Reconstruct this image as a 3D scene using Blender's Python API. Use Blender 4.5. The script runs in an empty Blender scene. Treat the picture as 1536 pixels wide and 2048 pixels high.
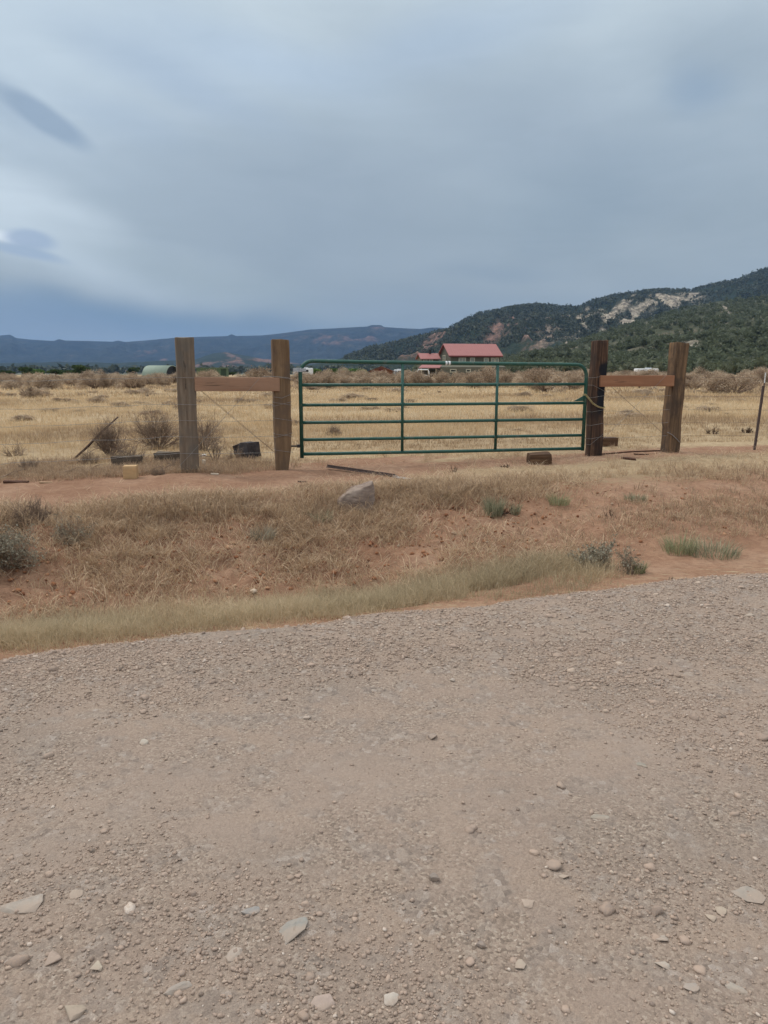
import bpy, bmesh, math, random
import numpy as np
from mathutils import Vector, Matrix

C = bpy.context.scene.collection
SC = bpy.context.scene
R = math.radians

def s2l(r, g, b):
    f = lambda c: (c/255/12.92) if c/255 <= .04045 else ((c/255+.055)/1.055)**2.4
    return (f(r), f(g), f(b), 1)

# ------------------------------------------------------------ camera
CAMZ, PITCH, FPX = 1.6, R(10.87), 1479.0
cam = bpy.data.cameras.new('camera'); co = bpy.data.objects.new('camera', cam); C.objects.link(co)
co.location = (0, 0, CAMZ); co.rotation_euler = (R(90)-PITCH, 0, 0)
cam.sensor_fit = 'VERTICAL'; cam.sensor_height = 24; cam.lens = 24*FPX/2048
cam.clip_start = .05; cam.clip_end = 30000
SC.camera = co
CP, SP = math.cos(PITCH), math.sin(PITCH)

def ray(px, py):
    u, v = (px-768)/FPX, (1024-py)/FPX
    return (u, CP+v*SP, -SP+v*CP)

def P(px, py, Y):                      # the point at depth Y seen at a pixel of the photo
    d = ray(px, py)
    return Vector((d[0]/d[1]*Y, Y, CAMZ+d[2]/d[1]*Y))

# ------------------------------------------------------------ node helper
class G:
    def __init__(s, tree): s.t = tree; s.n = tree.nodes; s.l = tree.links
    def new(s, ty, **kw):
        n = s.n.new(ty)
        for k, v in kw.items(): setattr(n, k, v)
        return n
    def put(s, sock, v):
        if hasattr(v, 'is_output'): s.l.new(v, sock)
        elif v is not None:
            if isinstance(v, (tuple, list)) and len(v) == 4 and len(getattr(sock, 'default_value', v)) == 3: v = v[:3]
            sock.default_value = v
    def m(s, op, a, b=None, c=None, clamp=False):
        n = s.new('ShaderNodeMath', operation=op, use_clamp=clamp)
        s.put(n.inputs[0], a)
        if b is not None: s.put(n.inputs[1], b)
        if c is not None: s.put(n.inputs[2], c)
        return n.outputs[0]
    def noise(s, vec, scale, detail=3, rough=.55, dist=0, out='Fac'):
        n = s.new('ShaderNodeTexNoise'); s.put(n.inputs['Vector'], vec)
        n.inputs['Scale'].default_value = scale; n.inputs['Detail'].default_value = detail
        n.inputs['Roughness'].default_value = rough; n.inputs['Distortion'].default_value = dist
        return n.outputs[out]
    def vor(s, vec, scale, feature='F1', out='Distance', rand=1):
        n = s.new('ShaderNodeTexVoronoi', feature=feature); s.put(n.inputs['Vector'], vec)
        n.inputs['Scale'].default_value = scale; n.inputs['Randomness'].default_value = rand
        return n.outputs[out]
    def ramp(s, fac, stops, interp='LINEAR'):
        n = s.new('ShaderNodeValToRGB'); s.put(n.inputs[0], fac); r = n.color_ramp; r.interpolation = interp
        while len(r.elements) > 1: r.elements.remove(r.elements[-1])
        for i, (p, c) in enumerate(stops):
            e = r.elements[0] if i == 0 else r.elements.new(p)
            e.position = p; e.color = c if len(c) == 4 else (*c, 1)
        return n.outputs[0]
    def mix(s, fac, a, b, mode='MIX'):
        n = s.new('ShaderNodeMix', data_type='RGBA', blend_type=mode)
        s.put(n.inputs[0], fac); s.put(n.inputs[6], a if not isinstance(a, tuple) or len(a) == 4 else (*a, 1))
        s.put(n.inputs[7], b if not isinstance(b, tuple) or len(b) == 4 else (*b, 1))
        return n.outputs[2]
    def rng(s, v, a, b, c=0, d=1, smooth=True):
        n = s.new('ShaderNodeMapRange', interpolation_type='SMOOTHSTEP' if smooth else 'LINEAR')
        for i, x in enumerate((v, a, b, c, d)): s.put(n.inputs[i], x)
        return n.outputs[0]
    def scale(s, vec, sc, loc=(0, 0, 0), rot=(0, 0, 0)):
        n = s.new('ShaderNodeMapping'); s.put(n.inputs[0], vec)
        n.inputs[3].default_value = sc; n.inputs[1].default_value = loc; n.inputs[2].default_value = rot
        return n.outputs[0]
    def attr(s, name, out='Fac'):
        n = s.new('ShaderNodeAttribute', attribute_name=name); return n.outputs[out]
    def obj(s): return s.new('ShaderNodeTexCoord').outputs['Object']
    def pos(s): return s.new('ShaderNodeNewGeometry').outputs['Position']
    def bump(s, h, strength, dist, nrm=None):
        n = s.new('ShaderNodeBump'); s.put(n.inputs['Height'], h)
        n.inputs['Strength'].default_value = strength; n.inputs['Distance'].default_value = dist
        if nrm is not None: s.put(n.inputs['Normal'], nrm)
        return n.outputs[0]

# ------------------------------------------------------------ sky
SUN_EL, SUN_AZ = R(52), R(-62)          # azimuth from +Y towards +X
W = bpy.data.worlds.new('World'); SC.world = W; W.use_nodes = True
g = G(W.node_tree); bg = W.node_tree.nodes['Background']; bg.inputs[1].default_value = .1
sky = g.new('ShaderNodeTexSky', sky_type='NISHITA'); sky.sun_disc = False
sky.sun_elevation = SUN_EL; sky.sun_rotation = SUN_AZ
dirv = g.new('ShaderNodeTexCoord').outputs['Generated']
warp = g.noise(dirv, 3.2, 4, .55, 0, 'Color')
sub = g.new('ShaderNodeVectorMath', operation='SUBTRACT'); g.put(sub.inputs[0], warp); sub.inputs[1].default_value = (.5, .5, .5)
sp = g.new('ShaderNodeSeparateXYZ'); g.put(sp.inputs[0], dirv)
ws = g.new('ShaderNodeSeparateXYZ'); g.put(ws.inputs[0], sub.outputs[0])
az0 = g.m('ARCTAN2', sp.outputs[0], sp.outputs[1]); el0 = g.m('ARCSINE', sp.outputs[2])
az = g.m('ADD', az0, g.m('MULTIPLY', ws.outputs[0], .10)); el = g.m('ADD', el0, g.m('MULTIPLY', ws.outputs[1], .07))
K = 2.45
base = g.ramp(g.m('DIVIDE', el, 1.0), [(0.0, s2l(150, 164, 174)), (.06, s2l(148, 162, 174)), (.115, s2l(157, 170, 179)), (.175, s2l(156, 170, 180)),
    (.25, s2l(166, 181, 193)), (.33, s2l(181, 196, 207)), (.42, s2l(192, 206, 215)), (.7, s2l(220, 226, 231)), (1.0, s2l(222, 228, 234))])
def direl(px, py):
    d = Vector(ray(px, py)).normalized(); return math.atan2(d.x, d.y), math.asin(d.z)
col = base
def blob(col, px, py, sx, sy, rot, c, soft=1.0, amt=1.0, warped=True):
    a0, e0 = direl(px, py); a, e = (az, el) if warped else (g.m('ADD', az0, g.m('MULTIPLY', ws.outputs[0], .035)), g.m('ADD', el0, g.m('MULTIPLY', ws.outputs[1], .035)))
    da = g.m('SUBTRACT', a, a0); de = g.m('SUBTRACT', e, e0); cr, sr = math.cos(R(rot)), math.sin(R(rot))
    x = g.m('DIVIDE', g.m('ADD', g.m('MULTIPLY', da, cr), g.m('MULTIPLY', de, sr)), sx/FPX)
    y = g.m('DIVIDE', g.m('SUBTRACT', g.m('MULTIPLY', de, cr), g.m('MULTIPLY', da, sr)), sy/FPX)
    r = g.m('SQRT', g.m('ADD', g.m('MULTIPLY', x, x), g.m('MULTIPLY', y, y)))
    mk = g.rng(r, 1-soft, 1.25, amt, 0)
    return g.mix(mk, col, c)
# clouds: broad soft banks first, crisp scraps last
left = g.m('MULTIPLY', g.rng(az, .05, -.6), g.rng(el, .04, .3))
col = g.mix(g.m('MULTIPLY', left, .6), col, s2l(200, 216, 229))
right = g.rng(az, .2, .6, 0, .35)
col = g.mix(right, col, s2l(158, 174, 187))
col = blob(col, 640, 420, 460, 190, -8, s2l(147, 162, 176), 1.0, .7)
col = blob(col, 1050, 250, 420, 110, -20, s2l(158, 173, 187), 1.0, .6)
col = blob(col, 1150, 400, 260, 110, 15, s2l(144, 161, 175), 1.0, .6)
col = blob(col, 1440, 130, 220, 90, 0, s2l(150, 166, 180), 1.0, .6)
col = blob(col, 60, 440, 200, 75, -8, s2l(216, 229, 238), 1.0, .85)
col = blob(col, 170, 500, 330, 75, -10, s2l(188, 202, 212), 1.0, .7)
col = blob(col, 480, 565, 330, 45, -14, s2l(160, 174, 182), 1.0, .9)
col = blob(col, 800, 610, 300, 45, -2, s2l(150, 165, 178), 1.0, .9)
col = blob(col, 330, 630, 430, 42, -3, s2l(116, 141, 165), 1.0, .88)
col = blob(col, 50, 640, 330, 55, 0, s2l(122, 146, 174), 1.0, .6)
col = blob(col, 1400, 190, 75, 45, -10, s2l(134, 157, 182), 1.0, .5)
for a in [(240, 240, 140, 40, -12, (166, 184, 203), .4), (330, 150, 240, 50, -20, (158, 178, 202), .5), (980, 540, 160, 22, 0, (132, 150, 168), .35),
          (500, 120, 300, 60, -12, (178, 197, 217), .6), (900, 90, 300, 60, 10, (170, 190, 212), .5)]:
    col = blob(col, a[0], a[1], a[2], a[3], a[4], s2l(*a[5]), 1.0, a[6])
col = blob(col, -10, 195, 120, 38, -25, s2l(168, 185, 201), .6, .75, False)
col = blob(col, 90, 240, 82, 22, -26, s2l(148, 167, 187), .45, .9, False)
col = blob(col, 18, 478, 60, 11, -5, s2l(232, 240, 247), .9, .9, False)
col = blob(col, 66, 483, 44, 17, -3, s2l(162, 180, 202), .45, .9, False)
col = blob(col, 55, 508, 72, 11, -8, s2l(158, 177, 199), .6, .85, False)
fine = g.noise(g.scale(dirv, (1, 1, 2.6)), 3.0, 5, .5, .4)
col = g.mix(1.0, col, g.ramp(fine, [(.25, (.92, .93, .94)), (.75, (1.07, 1.06, 1.05))]), 'MULTIPLY')
streak = g.noise(g.scale(dirv, (2, 2, 9), rot=(0, R(14), 0)), 2.6, 7, .6, .8)
col = g.mix(1.0, col, g.ramp(streak, [(.3, (.955, .96, .965)), (.7, (1.04, 1.035, 1.03))]), 'MULTIPLY')
col = g.mix(g.rng(el0, .45, .9), col, g.mix(1.0, col, (1.06, 1.0, .93, 1), 'MULTIPLY'))
bright = g.rng(el0, .45, 1.35, 1, K)
vm = g.new('ShaderNodeVectorMath', operation='SCALE'); g.put(vm.inputs[0], col); g.put(vm.inputs[3], g.m('MULTIPLY', bright, 10.2))
W.node_tree.links.new(g.mix(.97, sky.outputs[0], vm.outputs[0]), bg.inputs[0])

sun = bpy.data.lights.new('sun', 'SUN'); sun.energy = 1.15; sun.angle = R(14); sun.color = (1, .95, .87)
so = bpy.data.objects.new('sun', sun); C.objects.link(so)
sd = Vector((math.sin(SUN_AZ)*math.cos(SUN_EL), math.cos(SUN_AZ)*math.cos(SUN_EL), math.sin(SUN_EL)))
so.rotation_euler = sd.to_track_quat('Z', 'Y').to_euler(); so.location = (0, 0, 40)
vs = SC.view_settings; vs.view_transform = 'Standard'; vs.look = 'None'; vs.exposure = 0.07; vs.gamma = 1
SC.cycles.volume_bounces = 0; SC.cycles.max_bounces = 5; SC.cycles.diffuse_bounces = 3; SC.cycles.transparent_max_bounces = 4

# ------------------------------------------------------------ numpy helpers
def hsh(ix, iy, s):
    h = (ix.astype(np.int64)*374761393 + iy.astype(np.int64)*668265263 + s*1274126177) & 0xffffffff
    h = ((h ^ (h >> 13))*1274126177) & 0xffffffff
    h = (h ^ (h >> 16)) & 0xffffff
    return h/float(0xffffff)*2-1
def vn(x, y, s=0):
    x = np.asarray(x, float); y = np.asarray(y, float)
    ix, iy = np.floor(x), np.floor(y); fx, fy = x-ix, y-iy
    fx = fx*fx*(3-2*fx); fy = fy*fy*(3-2*fy)
    a = hsh(ix, iy, s); b = hsh(ix+1, iy, s); c = hsh(ix, iy+1, s); d = hsh(ix+1, iy+1, s)
    return (a*(1-fx)+b*fx)*(1-fy)+(c*(1-fx)+d*fx)*fy
def fbm(x, y, o=4, s=0, g=.5):
    r = 0; a = 1; f = 1; t = 0
    for i in range(o):
        r = r+a*vn(np.asarray(x)*f+i*17.3, np.asarray(y)*f-i*9.1, s+i*7); t += a; a *= g; f *= 2.03
    return r/t
def sst(a, b, x):
    t = np.clip((np.asarray(x, float)-a)/(b-a), 0, 1); return t*t*(3-2*t)

def npmesh(name, V, Fs, mats=None, attrs=None, smooth=False, midx=None):
    me = bpy.data.meshes.new(name); V = np.asarray(V, np.float32)
    me.vertices.add(len(V)); me.vertices.foreach_set('co', V.ravel())
    Fs = [np.asarray(f) for f in Fs if len(f)]
    loops = np.concatenate([f.ravel() for f in Fs]).astype(np.int32)
    cnt = np.concatenate([np.full(len(f), f.shape[1]) for f in Fs]).astype(np.int32)
    st = np.concatenate([[0], np.cumsum(cnt)[:-1]]).astype(np.int32)
    me.loops.add(len(loops)); me.loops.foreach_set('vertex_index', loops)
    me.polygons.add(len(cnt)); me.polygons.foreach_set('loop_start', st)
    try: me.polygons.foreach_set('loop_total', cnt)
    except Exception: pass
    me.polygons.foreach_set('use_smooth', np.full(len(cnt), smooth))
    if midx is not None: me.polygons.foreach_set('material_index', np.asarray(midx, np.int32))
    for k, v in (attrs or {}).items():
        a = me.attributes.new(k, 'FLOAT', 'POINT'); a.data.foreach_set('value', np.asarray(v, np.float32))
    me.update(calc_edges=True)
    for m_ in (mats if isinstance(mats, (list, tuple)) else [mats]):
        if m_: me.materials.append(m_)
    return me

def link(name, me, parent=None, loc=None, rot=None):
    o = bpy.data.objects.new(name, me); C.objects.link(o)
    if parent: o.parent = parent
    if loc is not None: o.location = loc
    if rot is not None: o.rotation_euler = rot
    return o
def tag(o, label, cat, group=None, kind=None):
    if label: o['label'] = label
    if cat: o['category'] = cat
    if group: o['group'] = group
    if kind: o['kind'] = kind
    return o
def thing(name, label, cat, loc=(0, 0, 0), rz=0, group=None):
    return tag(link(name, None, None, loc, (0, 0, rz)), label, cat, group)
def struct(name, me):
    o = link(name, me); o['kind'] = 'structure'; return o
def copy_tree(o, parent=None):
    c = o.copy(); C.objects.link(c)
    if parent: c.parent = parent
    for ch in [x for x in o.children]: copy_tree(ch, c)
    return c

def grid_faces(nr, nc):
    i = np.arange(nr-1)[:, None]*nc+np.arange(nc-1)[None, :]; i = i.ravel()
    return np.stack([i, i+1, i+nc+1, i+nc], 1)

def tubes(A, B, ra, rb, k=3):
    A = np.asarray(A, float); B = np.asarray(B, float); n = len(A)
    ra = np.broadcast_to(ra, n); rb = np.broadcast_to(rb, n)
    d = B-A; d /= np.linalg.norm(d, axis=1)[:, None]+1e-9
    up = np.where(np.abs(d[:, 2:3]) < .9, [[0, 0, 1.]], [[1., 0, 0]])
    s = np.cross(d, up); s /= np.linalg.norm(s, axis=1)[:, None]; t = np.cross(d, s)
    ang = np.arange(k)*2*math.pi/k
    ring = s[:, None]*np.cos(ang)[None, :, None]+t[:, None]*np.sin(ang)[None, :, None]
    V = np.concatenate([A[:, None]+ring*ra[:, None, None], B[:, None]+ring*rb[:, None, None]], 1)
    b = (np.arange(n)*2*k)[:, None, None]; j = np.arange(k)
    F = np.stack([j, (j+1) % k, (j+1) % k+k, j+k], 1)[None]+b
    return V.reshape(-1, 3), F.reshape(-1, 4)

def polytube(pts, r, k=6, closed=False, caps=True):
    pts = [Vector(p) for p in pts]; n = len(pts); V = []; F = []
    prev = None
    rr = r if isinstance(r, (list, tuple)) else [r]*n
    for i, p in enumerate(pts):
        if closed: d = pts[(i+1) % n]-pts[i-1]
        else: d = pts[min(i+1, n-1)]-pts[max(i-1, 0)]
        d.normalize()
        if prev is None:
            a = Vector((0, 0, 1)) if abs(d.z) < .9 else Vector((1, 0, 0)); s = d.cross(a).normalized()
        else: s = (prev-d*prev.dot(d)).normalized()
        prev = s; t = d.cross(s)
        for j in range(k):
            a = 2*math.pi*j/k; V.append(p+(s*math.cos(a)+t*math.sin(a))*rr[i])
    m = n if closed else n-1
    for i in range(m):
        for j in range(k):
            a = i*k+j; b = i*k+(j+1) % k; c = ((i+1) % n)*k+(j+1) % k; d = ((i+1) % n)*k+j
            F.append((a, b, c, d))
    caps_f = [tuple(range(k))[::-1], tuple((n-1)*k+j for j in range(k))] if caps and not closed else []
    return V, F, caps_f

class MB:                              # gathers pieces of ONE part
    def __init__(s): s.V = []; s.F = []; s.mi = []
    def add(s, V, F, mi=0):
        o = len(s.V); s.V += [tuple(v) for v in V]; s.F += [tuple(i+o for i in f) for f in F]; s.mi += [mi]*len(F); return s
    def tube(s, pts, r, k=8, closed=False, mi=0):
        V, F, c = polytube(pts, r, k, closed); s.add(V, F+c, mi); return s
    def box(s, c, size, rz=0, mi=0):
        c = Vector(c); M = Matrix.Rotation(rz, 3, 'Z'); h = [x/2 for x in size]
        V = [c+M @ Vector((x*h[0], y*h[1], z*h[2])) for z in (-1, 1) for x, y in ((-1, -1), (1, -1), (1, 1), (-1, 1))]
        return s.add(V, [(3, 2, 1, 0), (4, 5, 6, 7), (0, 1, 5, 4), (1, 2, 6, 5), (2, 3, 7, 6), (3, 0, 4, 7)], mi)
    def mesh(s, name, mats, smooth=False):
        me = bpy.data.meshes.new(name); me.from_pydata(s.V, [], s.F); 
        for m_ in (mats if isinstance(mats, (list, tuple)) else [mats]): me.materials.append(m_)
        me.polygons.foreach_set('material_index', s.mi)
        me.polygons.foreach_set('use_smooth', [smooth]*len(s.F)); me.update(); return me
    def build(s, name, mats, parent=None, smooth=False, loc=None, rot=None):
        return link(name, s.mesh(name, mats, smooth), parent, loc, rot)

def rough_box(size, bevel=.008, cuts=5, amp=.006, fr=9, seed=0, taper=0, chop=None):
    bm = bmesh.new(); bmesh.ops.create_cube(bm, size=1)
    for v in bm.verts: v.co = Vector((v.co.x*size[0], v.co.y*size[1], v.co.z*size[2]))
    bmesh.ops.bevel(bm, geom=bm.edges[:], offset=bevel, segments=2, affect='EDGES', profile=.6)
    ax = max(range(3), key=lambda i: size[i]); n = cuts*3
    for i in range(1, n):
        c = [0, 0, 0]; c[ax] = size[ax]*(i/n-.5); nn = [0, 0, 0]; nn[ax] = 1
        bmesh.ops.bisect_plane(bm, geom=bm.verts[:]+bm.edges[:]+bm.faces[:], plane_co=c, plane_no=nn)
    for a in range(3):
        if a == ax: continue
        for i in (-1, 0, 1):
            c = [0, 0, 0]; c[a] = size[a]*i*.25; nn = [0, 0, 0]; nn[a] = 1
            bmesh.ops.bisect_plane(bm, geom=bm.verts[:]+bm.edges[:]+bm.faces[:], plane_co=c, plane_no=nn)
    from mathutils import noise as mn
    for v in bm.verts:
        p = v.co.copy(); p[ax] *= .35
        d = mn.noise_vector(p*fr+Vector((seed*3.1, seed*1.7, 0)))*amp + mn.noise_vector(p*fr*4+Vector((seed, 0, 5)))*amp*.35
        v.co += d
        if chop: chop(v)
    me = bpy.data.meshes.new('m'); bm.to_mesh(me); bm.free()
    me.polygons.foreach_set('use_smooth', [True]*len(me.polygons))
    try: me.set_sharp_from_angle(angle=R(38))
    except Exception: pass
    return me

ICO_V = None
def ico(sub):
    bm = bmesh.new(); bmesh.ops.create_icosphere(bm, subdivisions=sub, radius=1)
    V = np.array([v.co[:] for v in bm.verts]); F = np.array([[v.index for v in f.verts] for f in bm.faces]); bm.free(); return V, F

# ------------------------------------------------------------ materials
def newmat(name, rough=.85, spec=.3):
    m_ = bpy.data.materials.new(name); m_.use_nodes = True; gg = G(m_.node_tree)
    b = m_.node_tree.nodes['Principled BSDF']; b.inputs['Roughness'].default_value = rough
    b.inputs['Specular IOR Level'].default_value = spec
    return m_, gg, b
def simple(name, c, rough=.8, var=.18, scale=6, metal=0, bump=0, spec=.3):
    m_, gg, b = newmat(name, rough, spec); b.inputs['Metallic'].default_value = metal
    v = gg.obj(); n = gg.noise(v, scale, 5, .65)
    lo = tuple(x*(1-var) for x in c[:3]); hi = tuple(min(1, x*(1+var)) for x in c[:3])
    gg.put(b.inputs['Base Color'], gg.ramp(n, [(.3, lo), (.7, hi)]))
    if bump: gg.put(b.inputs['Normal'], gg.bump(gg.noise(v, scale*6, 4, .7), .6, bump))
    return m_

def leafy(name, stops, rough=.9, transl=.25, attr='rnd'):
    m_, gg, b = newmat(name, rough, .15)
    c = gg.ramp(gg.attr(attr), stops); gg.put(b.inputs['Base Color'], c)
    t = gg.new('ShaderNodeBsdfTranslucent'); gg.put(t.inputs[0], c)
    mx = gg.new('ShaderNodeMixShader'); mx.inputs[0].default_value = transl
    gg.l.new(b.outputs[0], mx.inputs[1]); gg.l.new(t.outputs[0], mx.inputs[2])
    out = m_.node_tree.nodes['Material Output']; gg.l.new(mx.outputs[0], out.inputs[0]); return m_

def wood(name, cols, dark=None, tar=None, scl=(22, 22, 1.4), bumpd=.010, axis='Z', seed=0):
    m_, gg, b = newmat(name, .85, .25)
    v = gg.obj(); rot = {'Z': (0, 0, 0), 'X': (0, R(90), 0)}[axis]
    sv = scl if axis == 'Z' else (scl[2], scl[0], scl[1])
    vv = gg.scale(v, sv, (seed, seed*.7, seed*.3))
    grain = gg.noise(vv, 1.0, 6, .65, .6); big = gg.noise(gg.scale(v, (3, 3, 2), (seed, 0, 0)), 1.6, 4, .6)
    c = gg.ramp(grain, [(.25, cols[0]), (.5, cols[1]), (.75, cols[2])])
    c = gg.mix(gg.rng(big, .42, .66, 0, .75), c, cols[3] if len(cols) > 3 else cols[0])
    if tar:                               # a tarred patch: (z0, z1) in the post's own height
        sx = gg.new('ShaderNodeSeparateXYZ'); gg.put(sx.inputs[0], v)
        zz = gg.m('ADD', sx.outputs[2], gg.m('MULTIPLY', gg.m('SUBTRACT', gg.noise(v, 7, 3), .5), .35))
        xx = gg.m('ADD', sx.outputs[0], gg.m('MULTIPLY', gg.m('SUBTRACT', gg.noise(v, 9, 3), .5), .12))
        mk = gg.m('MULTIPLY', gg.m('MULTIPLY', gg.rng(zz, tar[0]-.12, tar[0]+.05), gg.rng(zz, tar[1]-.05, tar[1]+.06, 1, 0)), gg.rng(xx, -.055, .0))
        c = gg.mix(gg.m('MULTIPLY', mk, .96), c, (.012, .014, .02, 1))
    gg.put(b.inputs['Base Color'], c)
    crack = gg.noise(gg.scale(v, tuple(x*(2.2 if x > 5 else .8) for x in sv)), 1.3, 3, .7, .8)
    crk = gg.rng(crack, .36, .30, 0, 1); 
    c2 = gg.mix(gg.m('MULTIPLY', crk, .85), c, (.03, .022, .016, 1)); gg.put(b.inputs['Base Color'], c2)
    h = gg.m('SUBTRACT', gg.m('MULTIPLY', grain, .6), crk)
    gg.put(b.inputs['Normal'], gg.bump(h, .8, bumpd)); return m_

# ------------------------------------------------------------ terrain
def Q(X, Y): return (Y-4.75-.342*X)*.946
def Rr(X, Y): return (X+.342*(Y-4.75))*.946
def padz(X): return .265+.012*np.clip(X, -8, 8)
def H(X, Y, fine=True):
    X = np.asarray(X, float); Y = np.asarray(Y, float); q = Q(X, Y); r = Rr(X, Y)
    qq = q+.12*fbm(r*.9, q*.3, 3, 5)
    w = 1-sst(-.4, 2.9, X+.35*vn(r*1.3, 0, 3))
    pl = np.interp(qq, [-2, -.2, .25, .7, 1.15, 1.7, 2.2, 2.9, 3.35, 3.8, 5], [-.05, -.03, -.05, -.20, -.30, -.27, -.12, .12, .235, .265, .27])
    pr = np.interp(qq, [-2, -.2, .3, .8, 1.4, 2.2, 3.2, 4.2], [-.05, -.035, -.03, -.035, .05, .15, .225, .27])
    base = (pl*w+pr*(1-w))
    top = sst(2.5, 5, q); base = base+(padz(X)-.265)*top
    far = sst(8, 22, Y)
    z = base+far*(.07*fbm(X*.12, Y*.12, 3, 11)) + .02*fbm(X*.8, Y*.8, 3, 2)*sst(0, 1.5, q)
    bank = sst(.6, 1.4, q)*(1-sst(3.2, 4.2, q))
    if fine:
        cl = fbm(r*5, q*6, 4, 21, .6); z = z+bank*(.085*cl*w+.03*cl*(1-w))
        z = z+bank*w*.05*np.round(fbm(r*1.6, q*2.4+cl*.3, 2, 31)*3)/3
        z = z+sst(3, 4, q)*(1-sst(14, 30, Y))*.012*fbm(r*4, q*7, 4, 41, .6)
    # small heaps of dug soil at the foot of the posts
    for (mx, my, mr, mh) in ((-2.5, 9.35, .55, .05), (-1.3, 9.7, .4, .04), (3.3, 10.8, .5, .03), (4.5, 11.2, .5, .03)):
        z = z+mh*np.exp(-((X-mx)**2+(Y-my)**2)/mr**2)
    leftw = 1-sst(.02, .28, X/np.maximum(Y, 1)); z = z-3*sst(130, 800, Y)*leftw
    return z
def hz(x, y): return float(H(np.array([x]), np.array([y]))[0])
def roadz(X, Y):
    q = Q(X, Y); r = Rr(X, Y)
    z = .012*fbm(r*.9, q*1.5, 3, 61)+.006*fbm(r*5, q*6, 3, 62)+.0035*fbm(r*18, q*20, 3, 63, .7)
    z = z+.02*np.exp(-((q+.35+.1*vn(r*1.1, 0, 9))/.25)**2)-.012*np.exp(-((q+1.5)/.35)**2)-.012*np.exp(-((q+3.1)/.4)**2)
    e = q+.09*fbm(r*1.7, 0, 4, 64); z = z-.40*np.maximum(e+.08, 0)**1.25
    return z
def gnd(px, py):                         # where the photo's ray meets the ground
    d = ray(px, py); t = np.linspace(1.2, 130, 40000)
    X = d[0]*t; Y = d[1]*t; Z = CAMZ+d[2]*t
    g_ = np.where(Q(X, Y) < .1, np.maximum(roadz(X, Y), -.2), H(X, Y)); i = int(np.argmax(Z < g_))
    return Vector((float(X[i]), float(Y[i]), float(g_[i])))

# ground sheet
rows = np.concatenate([np.linspace(-60, 2.5, 26), np.arange(2.6, 14, .032), 14*1.0223**np.arange(0, 300)])
rows = rows[rows < 9300]
cu = np.linspace(-1.15, 1.15, 681); cu = np.sign(cu)*np.abs(cu)**1.25
wid = np.maximum(rows+4, 15.)
YY = np.repeat(rows[:, None], len(cu), 1); XX = wid[:, None]*cu[None]
ZZ = H(XX, YY)
qg = Q(XX, YY); rg = Rr(XX, YY)
ZZ = np.where(qg < -.25, np.where(qg > -8.8, -.16, -.03), ZZ)
n1 = fbm(XX*.9, YY*1.5, 4, 71); n2 = fbm(XX*.25, YY*.5, 3, 72)
straw = sst(5.6, 6.6, qg+.8*n1)*(.82+.18*n2)
padm = sst(3.1, 3.9, qg)*(1-sst(5.6, 6.6, qg+.8*n1))
straw = straw + padm*np.clip(sst(-1.2, 1.6, XX+.9*n1-.25*(qg-5))*.75+.1*n1, 0, 1)
straw = straw - .75*np.exp(-((qg-5.0+.25*n1)/.5)**2)
straw = straw + (sst(2.6, 3.2, qg)*(1-sst(3.5, 4.0, qg)))*.45*(1-padm)
straw = np.clip(straw + .25*sst(.2, 1.1, n1)*(qg < 3.2)+.3*(1-sst(.15, .7, qg)), 0, 1)
for (a, b, rr, amt) in ((1130, 1060, .9, .9), (870, 1070, .35, .7), (1200, 990, .5, .25)):
    p = gnd(a, b); straw = straw*(1-amt*np.exp(-(((XX-p.x)**2+((YY-p.y)*1.3)**2)/rr**2)))
fars = sst(150, 500, YY)
GM, gg, b = newmat('ground_soil', .95, .1)
pv = gg.pos(); st_ = gg.attr('straw')
d1 = gg.noise(pv, 1.2, 5, .6); d2 = gg.noise(gg.scale(pv, (14, 14, 14)), 1, 5, .7); d3 = gg.noise(gg.scale(pv, (3, 9, 6)), 2.2, 6, .75)
dirt = gg.ramp(d1, [(.3, s2l(150, 114, 90)), (.5, s2l(165, 129, 104)), (.72, s2l(179, 147, 122))])
dirt = gg.mix(gg.rng(d2, .35, .65, .45, 0), dirt, s2l(120, 87, 70))
strw = gg.ramp(d3, [(.3, s2l(144, 122, 96)), (.5, s2l(179, 155, 123)), (.7, s2l(200, 178, 147))])
fieldc = gg.mix(gg.rng(gg.noise(gg.scale(pv, (.25, .6, 1)), 1, 4, .6), .4, .65), strw, s2l(161, 138, 110))
mk = gg.m('ADD', st_, gg.m('MULTIPLY', gg.m('SUBTRACT', d3, .5), 1.3)); mk = gg.rng(mk, .3, .62)
cc = gg.mix(mk, dirt, fieldc); cc = gg.mix(gg.attr('far'), cc, s2l(100, 99, 82))
gg.put(b.inputs['Base Color'], cc)
gg.put(b.inputs['Normal'], gg.bump(gg.m('ADD', d2, gg.m('MULTIPLY', gg.noise(pv, 60, 4, .7), .5)), .9, .03))
struct('ground', npmesh('ground', np.stack([XX, YY, ZZ], -1).reshape(-1, 3), [grid_faces(len(rows), len(cu))], GM, {'straw': straw.ravel(), 'far': fars.ravel()}, True))

# road
rq = np.concatenate([np.linspace(-9, -4, 26), np.arange(-3.95, .42, .014)])
rr_ = np.concatenate([np.linspace(-70, -6, 65), np.arange(-5.5, 7.2, .02), np.linspace(7.4, 90, 140)])
qq, rrr = np.meshgrid(rq, rr_, indexing='ij')
c_, s_ = .946, .3236
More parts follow.
